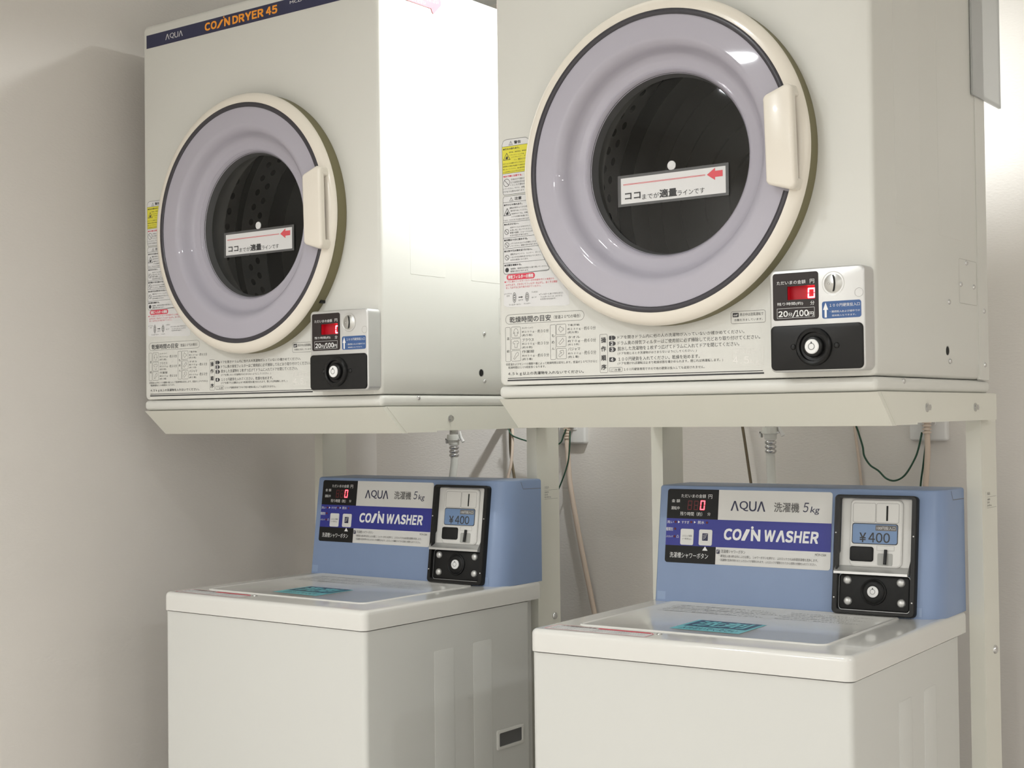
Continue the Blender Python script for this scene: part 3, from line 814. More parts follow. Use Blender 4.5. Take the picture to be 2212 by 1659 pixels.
    # warning sticker
    mb = MB()
    for p_ in (WARN_A, WARN_B, WARN_C): flat(mb, FR, p_, e_)
    wl = plabel(mb.build('warning_sticker', 'paper', root), 'white warning sticker with a yellow block')
    flat(MB(), FR, WARN_YELLOW, 1.5 * e_).build('yellow_block', 'yellow', wl)
    mb = MB()
    for p_ in (WARN_A, WARN_B): outline(mb, FR, p_, 0.0005, 2 * e_)
    line(mb, FR, WARN_YELLOW[0], WARN_YELLOW[1], 0.0005, 2 * e_); line(mb, FR, WARN_YELLOW[-1], WARN_YELLOW[3], 0.0005, 2 * e_)
    for l_ in (WARN_L0, WARN_L1, WARN_L2, WARN_L3, WARN_L4): line(mb, FR, l_[0], l_[1], 0.0005, 2 * e_)
    for e in WARN_ICONS:
        u0, v0, u1, v1 = e[1:5]; cu, cv = (u0 + u1) / 2, (v0 + v1) / 2; hu, hv = (u1 - u0) / 2, abs(v1 - v0) / 2; hv = min(hv, 1.25 * hu) if e[0] != 'oval' else hv
        if e[0] == 'tri':
            big = hu > 0.006
            outline(mb, FR, [(u0, cv - hv), (u1, cv - hv), (cu, cv + hv)], 0.0009 if big else 0.0005, 2 * e_)
            if big: flat(mb, FR, [(cu - 0.3 * hu, cv - 0.75 * hv), (cu + 0.3 * hu, cv - 0.75 * hv), (cu + 0.34 * hu, cv - 0.3 * hv), (cu + 0.1 * hu, cv + 0.15 * hv), (cu - 0.05 * hu, cv - 0.1 * hv), (cu - 0.32 * hu, cv - 0.35 * hv)], 2 * e_)
            else: text(mb, FR, '!', cu - 0.07 * hu, cv - 0.8 * hv, cu + 0.07 * hu, cv + 0.35 * hv, 2 * e_, 'b')
        elif e[0] == 'no':
            r = hu; outline(mb, FR, circ(cu, cv, r, 28), 0.0007, 2 * e_); line(mb, FR, (cu - 0.68 * r, cv + 0.68 * r), (cu + 0.68 * r, cv - 0.68 * r), 0.0008, 2 * e_)
        elif e[0] == 'ex': flat(mb, FR, circ(cu, cv, hu, 24), 2 * e_)
        elif e[0] == 'oval':
            outline(mb, FR, circ(cu, cv, hu, 24, hv), 0.0006, 2 * e_); outline(mb, FR, circ(cu, cv, hu * 0.55, 24, hv * 0.75), 0.0006, 2 * e_)
            for q in (-0.4, 0, 0.4): line(mb, FR, (cu - 0.4 * hu, cv + q * hv), (cu + 0.4 * hu, cv + q * hv), 0.0008, 2 * e_)
        elif e[0] == 'arrow': flat(mb, FR, [(u0, cv - 0.4 * hv), (cu + 0.3 * hu, cv - 0.4 * hv), (cu + 0.3 * hu, cv - hv), (u1, cv), (cu + 0.3 * hu, cv + hv), (cu + 0.3 * hu, cv + 0.4 * hv), (u0, cv + 0.4 * hv)], 2 * e_)
    mb.build('label_lines', 'ink', wl)
    mb = MB()
    for e in WARN_TEXT: text(mb, FR, *e[:5], 2 * e_, e[5] if len(e) > 5 else '')
    mb.build('lettering', 'ink', wl)
    mb = MB()
    for e in WARN_RED: text(mb, FR, *e[:5], 2 * e_, e[5] if len(e) > 5 else '')
    e = WARN_RED_PILL[0]; u0, v0, u1, v1 = e[1:5]; v0, v1 = min(v0, v1), max(v0, v1); m_ = (v0 + v1) / 2; v0, v1 = m_ - 0.0048, m_ + 0.0048
    flat(mb, FR, rr(u0, v0, u1, v1, 0.0045), 2 * e_)
    mb.build('red_lettering', 'red', wl)
    mb = MB(); text(mb, FR, e[0], u0 + 0.003, v0 + 0.0012, u1 - 0.003, v1 - 0.0012, 3 * e_, 'b'); mb.build('pill_lettering', 'white_print', wl)
    # coin box
    c = {e[0]: e[1:] for e in COIN}; n1 = 0.0318
    CW = c['window']; win = [(0.5326, 0.1303), (0.5743, 0.1303), (0.5743, 0.1492), (0.5326, 0.1492)]; wc = (0.5535, 0.1397)
    lv = [(rr(0.5050, 0.0288, 0.6470, 0.1733, 0.0085, 6), 0.0)]
    for k in range(4):
        t = math.pi / 2 * k / 3; d = 0.003 * (1 - math.cos(t)); lv.append((rr(0.5050 + d, 0.0288 + d, 0.6470 - d, 0.1733 - d, 0.0075, 6), n1 - 0.003 + 0.003 * math.sin(t)))
    cb = holed(MB(), FR, lv, [(0.5320, 0.1297), (0.5749, 0.1297), (0.5749, 0.1498), (0.5320, 0.1498)], wc, n1 - 0.012, 64).build('coin_box', 'silver', root, smooth=40)
    holed(MB(), FR, [(rr(0.5105, 0.1018, 0.5796, 0.1683, 0.004, 5), n1), (rr(0.5105, 0.1018, 0.5796, 0.1683, 0.004, 5), n1 + 0.0004)], win, wc, n1 - 0.0015, 64).build('display_panel', 'display_brown', cb)
    mb = MB(); mb.rings([[FR(u_, v_, n1 - 0.0015) for u_, v_ in win], [FR(u_, v_, n1 - 0.0105) for u_, v_ in win]], False, True); mb.build('display_cavity', 'led_cavity', cb)
    mb = MB(); digit(mb, FR, '0', 0.5588, 0.1322, 0.5700, 0.1466, n1 - 0.0098, 0.0022, 0.03); mb.build('display_digit', 'led_red', cb)
    mb = MB()
    for e in COIN_TEXT:
        if e[5:] == ('b',): word(mb, FR, ''.join(chr(ord(c_) - 0xFEE0) for c_ in e[0]), *e[1:5], n1 + 0.0006, 'b', 0.0, 0.12, {'1': 0.62})
        else: text(mb, FR, *e[:5], n1 + 0.0006, e[5] if len(e) > 5 else '', keep=False)
    f_ = c['frame']; outline(mb, FR, rr(f_[0], f_[1] + 0.0005, f_[2], f_[3] + 0.0008, 0.0003, 2), 0.0004, n1 + 0.0006)
    a = c['arrow']; cu = (a[0] + a[2]) / 2
    flat(mb, FR, [(cu - 0.0016, a[1]), (cu + 0.0016, a[1]), (cu + 0.0016, 0.1135), (a[2], 0.1135), (cu, a[3]), (a[0], 0.1135), (cu - 0.0016, 0.1135)], n1 + 0.0006)
    lt = mb.build('lettering', 'white_print', cb)
    b_ = c['blue']; plabel(flat(MB(), FR, rr(b_[0], b_[1], b_[2], b_[3], 0.0035), n1 + 0.0003).build('coin_notice', 'blue_label', cb), 'blue coin slot notice')
    cu, cv = 0.6015, 0.1497
    revolve(MB(), FR, cu, cv, [(0.0168, n1 - 0.001), (0.0168, n1 + 0.0002), (0.0160, n1 + 0.0002), (0.0150, n1 - 0.0008), (0.010, n1 + 0.0018), (0.0, n1 + 0.0030)], 48).build('coin_dial', 'steel', cb, smooth=60)
    sl = [(cu + 0.0012 + 0.002 * math.sin(math.pi * k / 8) , cv + 0.0115 - 0.0230 * k / 8) for k in range(9)]
    mb = MB()
    for q in range(8): flat(mb, FR, [(sl[q][0] - 0.0011, sl[q][1]), (sl[q + 1][0] - 0.0011, sl[q + 1][1]), (sl[q + 1][0] + 0.0011, sl[q + 1][1]), (sl[q][0] + 0.0011, sl[q][1])], n1 + 0.0034)
    mb.build('coin_slot', 'hole', cb)
    dome(MB(), FR, cu - 0.0055, cv - 0.0005, 0.0014, 0.0016, n1 + 0.002).build('dial_pin', 'chrome', cb, smooth=60)
    outline(MB(), FR, circ(0.6388, 0.1352, 0.0062, 28), 0.0003, n1 + 0.0003).build('plug_cover', 'ink_grey', cb)
    k_ = c['black']
    rrbox(MB(), FR, k_[0], k_[1] - 0.0004, k_[2], k_[3], 0.007, n1 - 0.004, n1 + 0.0035, 0.002, 3, 6).build('lock_panel', 'black', cb, smooth=40)
    ku, kv = 0.5735, 0.0630; m = n1 + 0.0035
    revolve(MB(), FR, ku, kv, [(0.0268, m - 0.001), (0.0262, m + 0.004), (0.0235, m + 0.006), (0.0205, m + 0.005), (0.0195, m + 0.001), (0.0150, m + 0.0005), (0.0145, m + 0.006), (0.0125, m + 0.0075), (0.0105, m + 0.0075)], 56).build('lock_collar', 'black', cb, smooth=50)
    revolve(MB(), FR, ku, kv, [(0.0103, m + 0.003), (0.0103, m + 0.0085), (0.0092, m + 0.0095), (0.0, m + 0.0095)], 36).build('lock_cylinder', 'white_print', cb, smooth=40)
    mb = MB(); outline(mb, FR, circ(ku, kv, 0.0048, 28), 0.0007, m + 0.0098); flat(mb, FR, [(ku - 0.0009, kv + 0.0038), (ku + 0.0009, kv + 0.0038), (ku + 0.0009, kv + 0.0066), (ku - 0.0009, kv + 0.0066)], m + 0.0099); mb.build('key_groove', 'ink', cb)
    for u in (0.5420, 0.6068): dome(MB(), FR, u, 0.0636, 0.0042, 0.0022, m).build('panel_screw', 'black', cb, smooth=60)
    return root
R_DRY = make_dryer()
L_DRY = copy_tree(R_DRY)
L_LOC, L_ROT = (-0.919, 0.0228, -0.0091), -0.6879
L_DRY.location = L_LOC; L_DRY.rotation_euler = (0, 0, math.radians(L_ROT))
tag(R_DRY, 'cream coin dryer with a translucent plastic panel at the rear of its side', 'coin dryer', 'wall row of coin dryers')
tag(L_DRY, 'cream coin dryer with a red arrow sticker on its brightly lit side', 'coin dryer', 'wall row of coin dryers')
# red arrow sticker and door catch only on the one dryer
o = flat(MB(), SD, [(0.03, 0.7395), (0.1440, 0.7390), (0.1462, 0.7340), (0.1500, 0.7305), (0.1530, 0.7320), (0.1720, 0.7500), (0.1735, 0.7560), (0.1715, 0.7620), (0.1530, 0.7800), (0.1500, 0.7815), (0.1462, 0.7780), (0.1440, 0.7730), (0.03, 0.7725)], 3 * e_ + 0.0009).build('arrow_sticker', 'red_soft', L_DRY)
plabel(o, 'red arrow sticker with pale lettering')
mb = MB(); text(mb, SD, '排気口', 0.060, 0.7615, 0.105, 0.7700, 4 * e_ + 0.0009, 'b'); text(mb, SD, 'ふさがないでください', 0.070, 0.7510, 0.165, 0.7585, 4 * e_ + 0.0009); text(mb, SD, 'ご注意ください', 0.070, 0.7425, 0.128, 0.7480, 4 * e_ + 0.0009)
mb.build('sticker_lettering', 'white_print', o)
rrbox(MB(), FR, 0.500, 0.190, 0.513, 0.208, 0.002, 0.0, 0.012, 0.001).build('door_catch', 'black', L_DRY)

# ------------------------------------------------------------------ dryer stands
def make_stand(drop, screw_z):
    root = empty('dryer_stand')
    S = frame((0, 0, 0), (0, 1, 0), (0, 0, 1))           # n = +x
    fp = [(0.0, -0.001), (0.0535, -0.0486), (0.0680, -0.0486), (0.0155, -0.001)]
    prism(MB(), S, fp, 0.0, DW).build('front_panel', 'stand_paint', root)
    sp = [(0.012, -0.001), (0.0645, -0.0478), (0.149, -0.0478), (0.149, -0.0452), (0.515, -0.0440), (0.515, -0.001)]
    for x in (-0.0008, DW - 0.0010): prism(MB(), S, sp, x, x + 0.0018).build('side_plate', 'stand_paint', root)
    MB().box(0.001, DW - 0.001, 0.010, 0.514, -0.003, 0.0).build('tray_deck', 'stand_paint', root)
    MB().box(0.02, DW - 0.02, 0.512, 0.515, -0.044, -0.001).build('rear_rail', 'stand_paint', root)
    SDP = frame((DW + 0.0008, 0, 0), (0, 1, 0), (0, 0, 1))
    for y in (0.1882, 0.4058):
        mb = MB(); prism(mb, SDP, circ(y, -0.0230, 0.0068, 20), 0, 0.0015); prism(mb, SDP, circ(y, -0.0230, 0.0048, 6), 0.0014, 0.0055)
        mb.build('bolt', 'chrome', root)
    for x in (0.0, 0.608):
        z0 = FLOOR - drop + 0.012
        p_ = MB().box(x, x + 0.025, 0.487, 0.565, z0, -0.003).build('post', 'stand_paint', root)
        PF = frame((x + 0.025, 0, 0), (0, 1, 0), (0, 0, 1))
        dome(MB(), PF, 0.5436 if drop < 0 else 0.538, screw_z, 0.0075, 0.005).build('post_screw', 'chrome', p_, smooth=50)
        MB().box(x - 0.004, x + 0.029, 0.50, 0.60, z0 - 0.0115, z0 + 0.018).build('foot_bar', 'stand_paint', root)
    PF = frame((0.633, 0, 0), (0, 1, 0), (0, 0, 1))
    lb = flat(MB(), PF, rr(0.507, -0.1985, 0.562, -0.163, 0.001), 0.0002).build('rating_label', 'stand_paint', root)
    mb = MB()
    word(mb, PF, 'ΛQUΛ', 0.513, -0.1705, 0.528, -0.1655, 0.0004, '')
    line(mb, PF, (0.512, -0.1735), (0.560, -0.1735), 0.0004, 0.0004)
    text(mb, PF, '乾燥機専用台', 0.513, -0.1795, 0.528, -0.1758, 0.0004)
    text(mb, PF, 'DS-45', 0.513, -0.1845, 0.524, -0.1810, 0.0004)
    text(mb, PF, '最大荷重 60kg', 0.513, -0.1900, 0.535, -0.1862, 0.0004)
    line(mb, PF, (0.512, -0.1918), (0.560, -0.1918), 0.0004, 0.0004)
    mb.build('label_lettering', 'ink_grey', lb)
    return root
R_ST = make_stand(0.0, -0.4305)
L_ST = make_stand(-0.0091, -0.4345)
L_ST.location = L_LOC; L_ST.rotation_euler = (0, 0, math.radians(L_ROT))
tag(R_ST, 'cream steel stand under the dryer with the translucent plastic panel', 'stand', 'dryer stands')
tag(L_ST, 'cream steel stand under the dryer with the red arrow sticker', 'stand', 'dryer stands')

# ------------------------------------------------------------------ coin washer
WW, WH, WDP = 0.526, 0.0348, 0.529
PY0, PZ0, PY1, PZ1 = 0.3903, 0.0393, 0.4175, 0.2395
WZ = -0.3954
LIDF = frame((0, 0, WH), (1, 0, 0), (0, 1, 0))
PNL = frame((0, PY0, PZ0), (1, 0, 0), (0, PY1 - PY0, PZ1 - PZ0))
WSD = frame((WW - 0.0022, 0, 0), (0, 1, 0), (0, 0, 1))
def make_washer():
    root = empty('coin_washer')
    UP = frame((0, 0, 0), (1, 0, 0), (0, 1, 0))
    rrbox(MB(), UP, 0.0025, 0.0035, WW - 0.0022, 0.486, 0.010, FLOOR - WZ + 0.022, -0.0018, 0.0, seg=6).build('cabinet', 'washer_paint', root, smooth=40)
    rrbox(MB(), UP, 0.02, 0.484, WW - 0.02, 0.523, 0.012, FLOOR - WZ + 0.05, -0.0022, 0.0, seg=6).build('rear_housing', 'washer_paint', root, smooth=40)
    for x in (0.06, WW - 0.06):
        for y in (0.06, 0.43): revolve(MB(), UP, x, y, [(0.022, FLOOR - WZ), (0.022, FLOOR - WZ + 0.012), (0.015, FLOOR - WZ + 0.024)], 20, cap0=True, cap1=True).build('foot', 'black_soft', root, smooth=40)
    for y0, y1 in ((0.188, 0.246), (0.303, 0.361)):
        rrbox(MB(), WSD, y0, FLOOR - WZ + 0.12, y1, -0.060, 0.004, -0.001, 0.0006, 0.0005, 2, 3).build('pressed_rib', 'washer_paint', root, smooth=30)
    # recessed carrying grip
    ho = rr(0.3725, -0.2760, 0.4600, -0.2380, 0.004, 4); hi = rr(0.3790, -0.2700, 0.4535, -0.2440, 0.003, 4)
    gr = holed(MB(), WSD, [(ho, -0.001), (ho, 0.0018), (shrink(ho, 0.0012), 0.0026)], hi, (0.416, -0.257), -0.0005, 48).build('grip_frame', 'washer_white', root, smooth=40)
    flat(MB(), WSD, shrink(hi, -0.001), 0.0003).build('grip_pocket', 'grey_inner', gr)
    # top frame and lid
    lv = []
    mb = MB(); rrbox(mb, UP, 0.0, 0.0, WW, WDP, 0.014, 0.0, WH, 0.0085, 5, 8)
    mb.build('top_frame', 'washer_white', root, smooth=50)
    li0, lj0, li1, lj1 = 0.046, 0.0665, 0.462, 0.3885
    mb = MB(); lo = rr(li0, lj0, li1, lj1, 0.016, 8)
    lvls = [(lo, 0.0), (shrink(lo, 0.0009), 0.0016), (shrink(lo, 0.0024), 0.0022), (shrink(lo, 0.0040), 0.0016), (shrink(lo, 0.0052), 0.0008)]
    mb.rings([[LIDF(u, v, n) for u, v in p_] for p_, n in lvls], False, True)
    mb.build('lid', 'washer_white', root, smooth=60)
    ln = 0.0011
    st = flat(MB(), LIDF, LID_STICKER, ln).build('detergent_sticker', 'teal', root); plabel(st, 'teal sticker with dark lettering')
    su0, sv0, su1, sv1 = 0.1914, 0.104, 0.3097, 0.207
    flat(MB(), LIDF, [(0.1979, 0.1407), (0.3030, 0.1407), (0.3030, 0.2058), (0.1979, 0.2058)], ln + 0.0002).build('dark_block', 'teal_dark', st)
    mb = MB(); text(mb, LIDF, '洗剤', 0.206, 0.1475, 0.295, 0.1985, ln + 0.0004, 'b'); mb.build('pale_lettering', 'teal', st)
    mb = MB(); text(mb, LIDF, '入れないでください', 0.2030, 0.1110, 0.2980, 0.1340, ln + 0.0003, keep=False); mb.build('dark_lettering', 'teal_dark', st)
    mb = MB()
    for k in range(5):
        v = 0.352 - 0.017 * k
        text(mb, LIDF, 'ご使用の前に取扱説明をお読みください。' if k % 2 == 0 else '防水性のものは洗い・脱水をしないでください。', 0.078, v - 0.0065, 0.250 + 0.02 * (k % 3), v, ln + 0.0002)
        text(mb, LIDF, '防水性のものは洗い・脱水をしないでください。' if k % 2 == 0 else 'ご使用の前に取扱説明をお読みください。', 0.290, v - 0.0065, 0.430 - 0.02 * (k % 2), v, ln + 0.0002)
    mb.build('lid_print', 'ink_grey', root)
    lab = flat(MB(), LIDF, [(0.018, 0.0135), (0.201, 0.0095), (0.2005, 0.0420), (0.190, 0.0540), (0.0225, 0.0570), (0.018, 0.052)], 0.0002).build('caution_label', 'paper', root)
    mb = MB(); lp = [(0.0195, 0.0147), (0.1995, 0.0107), (0.1990, 0.0415), (0.189, 0.0530), (0.0235, 0.0558), (0.0195, 0.0515)]
    outline(mb, LIDF, lp, 0.0012, 0.0004); flat(mb, LIDF, [(0.098, 0.0450), (0.193, 0.0435), (0.188, 0.0525), (0.098, 0.0540)], 0.0004)
    mb.build('red_border', 'red', lab)
    mb = MB(); text(mb, LIDF, 'ふた開閉時の注意', 0.030, 0.0455, 0.094, 0.0530, 0.0005, 'b')
    for k in range(3): text(mb, LIDF, '運転中はふたを開けないでください。洗濯槽が止まってから衣類を取り出してください。', 0.026, 0.0385 - 0.009 * k, 0.190, 0.0425 - 0.009 * k, 0.0005)
    mb.build('lettering', 'ink_grey', lab)
    revolve(MB(), LIDF, 0.205, 0.048, [(0.0045, 0.0002), (0.004, 0.0012), (0.0028, 0.0010), (0.0026, 0.0002), (0.0, 0.0002)], 18).build('lock_hole', 'steel', root, smooth=40)
    # blue control housing: swept front, rounded right front corner
    z0, z1 = WH - 0.001, PZ1
    def sec(z, top=0.0):
        f = (z - PZ0) / (PZ1 - PZ0); yf = PY0 + (PY1 - PY0) * f + top; yb = 0.531 - top; xl, xr = 0.0125 + top, 0.5225 - top; c = 0.030
        return [(xl, yb, z), (xl, yf + 0.003, z), (xl + 0.003, yf, z), (xr - c, yf, z), (xr - c * 0.6, yf + 0.004, z), (xr - c * 0.25, yf + 0.014, z), (xr - 0.002, yf + 0.030, z), (xr, yf + 0.045, z), (xr, yb, z)]
    mb = MB(); mb.rings([sec(z0), sec(z1 - 0.004), sec(z1 - 0.0012, 0.0012), sec(z1, 0.004)], True, True)
    mb.build('control_housing', 'blue_grey', root, smooth=28)
    HS = frame((0.5226, 0, 0), (0, 1, 0), (0, 0, 1))
    mb = MB(); line(mb, HS, (0.462, 0.2360), (0.470, 0.2215), 0.0010, 0.0002); line(mb, HS, (0.470, 0.2215), (0.530, 0.2205), 0.0010, 0.0002); mb.build('housing_seam', 'ink_grey', root)
    for u in (0.0175, 0.478): flat(MB(), PNL, [(u, -0.001), (u + 0.016, -0.001), (u + 0.016, 0.013), (u, 0.013)], 0.0004).build('tape', 'tape', root)
    # control sticker
    a0, a1, b0, b1 = 0.0290, 0.3385, 0.0648, 0.1952; s1, s2, dv = 0.1428, 0.0951, 0.1295
    shape = rr(a0, b0, a1, b1, 0.005, 5)
    stk = prism(MB(), PNL, shape, 0.0, 0.0008).build('control_sticker', 'button', root)
    n_ = 0.0010
    def clipbox(u0, v0, u1, v1):
        pts = [p_ for p_ in shape if u0 - 1e-6 <= p_[0] <= u1 + 1e-6 and v0 - 1e-6 <= p_[1] <= v1 + 1e-6]
        for q in ((u0, v0), (u1, v0), (u1, v1), (u0, v1)):
            if not (q[0] in (a0, a1) and q[1] in (b0, b1)): pts.append(q)
        c_ = ((u0 + u1) / 2, (v0 + v1) / 2); pts.sort(key=lambda p_: math.atan2(p_[1] - c_[1], p_[0] - c_[0])); return pts
    mb = MB(); flat(mb, PNL, clipbox(a0, s1, dv, b1), n_); flat(mb, PNL, clipbox(a0, b0, dv - 0.0015, s2), n_); mb.build('black_field', 'black_soft', stk)
    flat(MB(), PNL, clipbox(a0, s2, a1, s1), n_).build('blue_field', 'blue_print', stk)
    mw, mk = MB(), MB()
    for e in PANEL_TEXT: text(mk if e[5][0] == 'k' else mw, PNL, *e[:5], n_ + (0.0012 if e[0] in ('ふたロック解除', '(一時停止)') else 0.0002), 'm' if e[5] == 'km' else '')
    t = [e for e in PANEL if e[0] == 'tri'][0]; flat(mw, PNL, [(t[1], t[2]), (t[3], t[2]), ((t[1] + t[3]) / 2, t[4])], n_ + 0.0002)
    for e in PANEL:
        if e[0] == 'ra': flat(mw, PNL, [(e[1], e[2]), (e[3], (e[2] + e[4]) / 2), (e[1], e[4])], n_ + 0.0002)
    lg = {e[0]: e[1:] for e in PANEL_LOGO}
    mw.build('white_lettering', 'white_print', stk); mk.build('small_lettering', 'ink_grey', stk)
    bw = (0.1082, 0.1282); mw = MB()
    word(mw, PNL, 'CO', lg['CO'][0], bw[0], lg['CO'][2], bw[1], n_ + 0.0002, 'x', 0.12, 0.06); word(mw, PNL, '/', lg['/'][0] - 0.001, bw[0], lg['/'][2] + 0.0005, bw[1], n_ + 0.0002, 'x'); word(mw, PNL, 'N', lg['N'][0], bw[0], lg['N'][2], bw[1], n_ + 0.0002, 'x', 0.0)
    word(mw, PNL, 'WΛSHER', lg['WΛSHER'][0], bw[0], lg['WΛSHER'][2], bw[1], n_ + 0.0002, 'x', 0.12, 0.05); d_ = lg['dot']; flat(mw, PNL, circ((d_[0] + d_[2]) / 2, (d_[1] + d_[3]) / 2, 0.0024, 16), n_ + 0.0002)
    mw.build('washer_logo', 'white_print', stk)
    mb = MB(); q = lg['ΛQUΛ']; word(mb, PNL, 'ΛQUΛ', q[0], 0.1592, q[2], 0.1765, n_ + 0.0002, 'm', 0.0, 0.10); mb.build('brand_logo', 'ink_navy', stk); mb = MB(); q = lg['5']; text(mb, PNL, '５', q[0], q[1], q[2], q[3], n_ + 0.0002, '', 0.2); q = lg['kg']; text(mb, PNL, 'kg', q[0], q[1], q[2], q[3], n_ + 0.0002, '', 0.15)
    mb.build('dark_lettering', 'ink_navy', stk)
    for e in PANEL:
        if e[0].startswith('btn'): rrbox(MB(), PNL, e[1], e[2], e[3], e[4], 0.003, n_ - 0.0002, n_ + 0.0010, 0.0005, 2, 4).build('push_button', 'button', stk)
    mb = MB()
    for e in PANEL:
        if e[0] in ('icon2', 'icon3'): flat(mb, PNL, rr(e[1], e[2], e[3], e[4], 0.0008), n_ + 0.0013)
    mb.build('shower_icon', 'ink_navy', stk)
    mb = MB()
    for e in PANEL:
        if e[0] in ('icon2', 'icon3'):
            for k in range(3): line(mb, PNL, (e[1] + 0.15 * (e[3] - e[1]), e[4] - (0.30 + 0.25 * k) * (e[4] - e[2])), (e[3] - (0.1 + 0.12 * k) * (e[3] - e[1]), e[4] - (0.12 + 0.2 * k) * (e[4] - e[2])), 0.0006, n_ + 0.0015)
    mb.build('icon_strokes', 'button', stk)
    for e in PANEL:
        if e[0] == 'led': dome(MB(), PNL, (e[1] + e[3]) / 2, (e[2] + e[4]) / 2, 0.0021, 0.0008, n_).build('indicator', 'led_dim', stk)
    mb = MB()
    for dn in ('d0', 'd1'):
        e = [x for x in PANEL if x[0] == dn][0]; digit(mb, PNL, '8', e[1], 0.1585, e[1] + 0.0085, 0.1752, n_ + 0.0002, 0.0016, 0.06)
    mb.build('dark_digits', 'led_dim', stk)
    mb = MB(); digit(mb, PNL, '0', 0.0938, 0.1588, 0.1030, 0.1758, n_ + 0.0003, 0.0021, 0.06); plabel(mb.build('lit_digit', 'led_panel', stk), 'glowing red zero')
    # coin unit
    u = {e[0]: e[1:] for e in UNIT}
    PU = PNL; B0, B1, C0, C1 = 0.3468, 0.4858, -0.0035, 0.1912; n2 = 0.0125
    bo = rr(B0, C0, B1, C1, 0.007, 5); hole = rr(0.3552, 0.0030, 0.4775, 0.1865, 0.004, 5); cc = (0.4163, 0.0945)
    bz = holed(MB(), PU, [(bo, -0.002), (bo, n2 - 0.002), (shrink(bo, 0.0016), n2)], hole, cc, 0.0004, 96).build('coin_unit', 'black', root, smooth=40)
    prism(MB(), PU, rr(0.3556, 0.0660, 0.4771, 0.1861, 0.002), -0.001, 0.0006).build('white_plate', 'button', bz)
    rp = rr(0.3720, 0.0745, 0.4600, 0.1845, 0.009, 6)
    mb = MB(); mb.rings([[PU(x, y, n) for x, y in p_] for p_, n in ((rp, 0.0004), (rp, 0.0038), (shrink(rp, 0.002), 0.0054))], False, True); mb.build('raised_plate', 'button', bz, smooth=30)
    k = 0.0056
    mb = MB(); outline(mb, PU, rr(0.3770, 0.1465, 0.4152, 0.1785, 0.003), 0.0004, k); outline(mb, PU, rr(0.4163, 0.1465, 0.4545, 0.1785, 0.003), 0.0004, k); outline(mb, PU, rr(0.4188, 0.1015, 0.4480, 0.1095, 0.0005), 0.0003, k); outline(mb, PU, rr(0.4205, 0.0775, 0.4455, 0.0968, 0.002), 0.0006, k)
    mb.build('panel_lines', 'ink_grey', bz)
    mb = MB(); flat(mb, PU, rr(0.4331, 0.1498, 0.4362, 0.1745, 0.0005), k); mb.build('coin_slot', 'hole', bz)
    prism(MB(), PU, rr(0.3762, 0.1112, 0.4535, 0.1452, 0.004), 0.005, k + 0.0004).build('price_label_rim', 'ink', bz)
    flat(MB(), PU, rr(0.3774, 0.1124, 0.4523, 0.1440, 0.0035), k + 0.0006).build('price_label', 'lcd_blue', bz)
    flat(MB(), PU, rr(0.4160, 0.1336, 0.4512, 0.1425, 0.0008), k + 0.0008).build('price_tab', 'ink_grey', bz)
    mb = MB(); text(mb, PU, '100円投入口', 0.4182, 0.1352, 0.4492, 0.1408, k + 0.0010, keep=False); mb.build('tab_lettering', 'paper', bz)
    mb = MB(); text(mb, PU, '¥', 0.3892, 0.1140, 0.4005, 0.1298, k + 0.0008, 'm'); word(mb, PU, '400', 0.4045, 0.1142, 0.4405, 0.1302, k + 0.0008, 'm', 0.0, 0.12); mb.build('price_lettering', 'ink', bz)
    rrbox(MB(), PU, 0.3738, 0.0828, 0.4135, 0.1070, 0.004, 0.004, 0.0085, 0.002, 3).build('return_flap', 'black_soft', bz, smooth=40)
    rrbox(MB(), PU, 0.4205, 0.0775, 0.4455, 0.0965, 0.002, 0.004, 0.0062, 0.0).build('slider_pocket', 'pocket_grey', bz)
    mb = MB(); pts = [PU(0.4345, 0.1030 - 0.0030 * q, k + 0.0022 + 0.0004 * q) for q in range(9)]; mb.tube(pts, 0.0026, 8); mb.build('slide_lever', 'black', bz, smooth=60)
    mb = MB(); F2 = PU
    mb.add([F2(0.3505, 0.0650, n2 + 0.004), F2(0.4740, 0.0650, n2 + 0.004), F2(0.4765, 0.0755, 0.001), F2(0.3560, 0.0755, 0.001), F2(0.3505, 0.0610, n2 + 0.004), F2(0.4740, 0.0610, n2 + 0.004), F2(0.4765, 0.0655, 0.0), F2(0.3560, 0.0655, 0.0)], [(0, 1, 2, 3), (0, 4, 5, 1), (4, 7, 6, 5), (0, 3, 7, 4), (1, 5, 6, 2)])
    mb.build('coin_ledge', 'silver', bz)
    mb = MB(); mb.add([F2(0.3505, 0.0650, n2 + 0.004), F2(0.3560, 0.0755, 0.001), F2(0.3562, 0.100, 0.001)], [(0, 1, 2)]); mb.build('ledge_cheek', 'silver', bz); mb = MB(); mb.add([F2(0.4740, 0.0650, n2 + 0.004), F2(0.4765, 0.0755, 0.001), F2(0.4766, 0.100, 0.001)], [(0, 1, 2)]); mb.build('ledge_cheek', 'silver', bz)
    mb = MB(); rrbox(mb, PU, 0.3570, 0.0035, 0.4750, 0.0610, 0.006, 0.0, 0.0060, 0.002, 3, 5); mb.build('lock_panel', 'black_soft', bz, smooth=40)
    outline(MB(), PU, rr(0.3562, 0.0030, 0.4758, 0.0618, 0.006), 0.0007, 0.0050).build('bright_edge', 'silver', bz)
    for x, y in ((0.3712, 0.0510), (0.4608, 0.0510), (0.3729, 0.0172), (0.4625, 0.0184)): dome(MB(), PU, x, y, 0.0070, 0.0050, 0.0060).build('dome_bolt', 'silver', bz, smooth=60)
    ku, kv = 0.4160, 0.0342
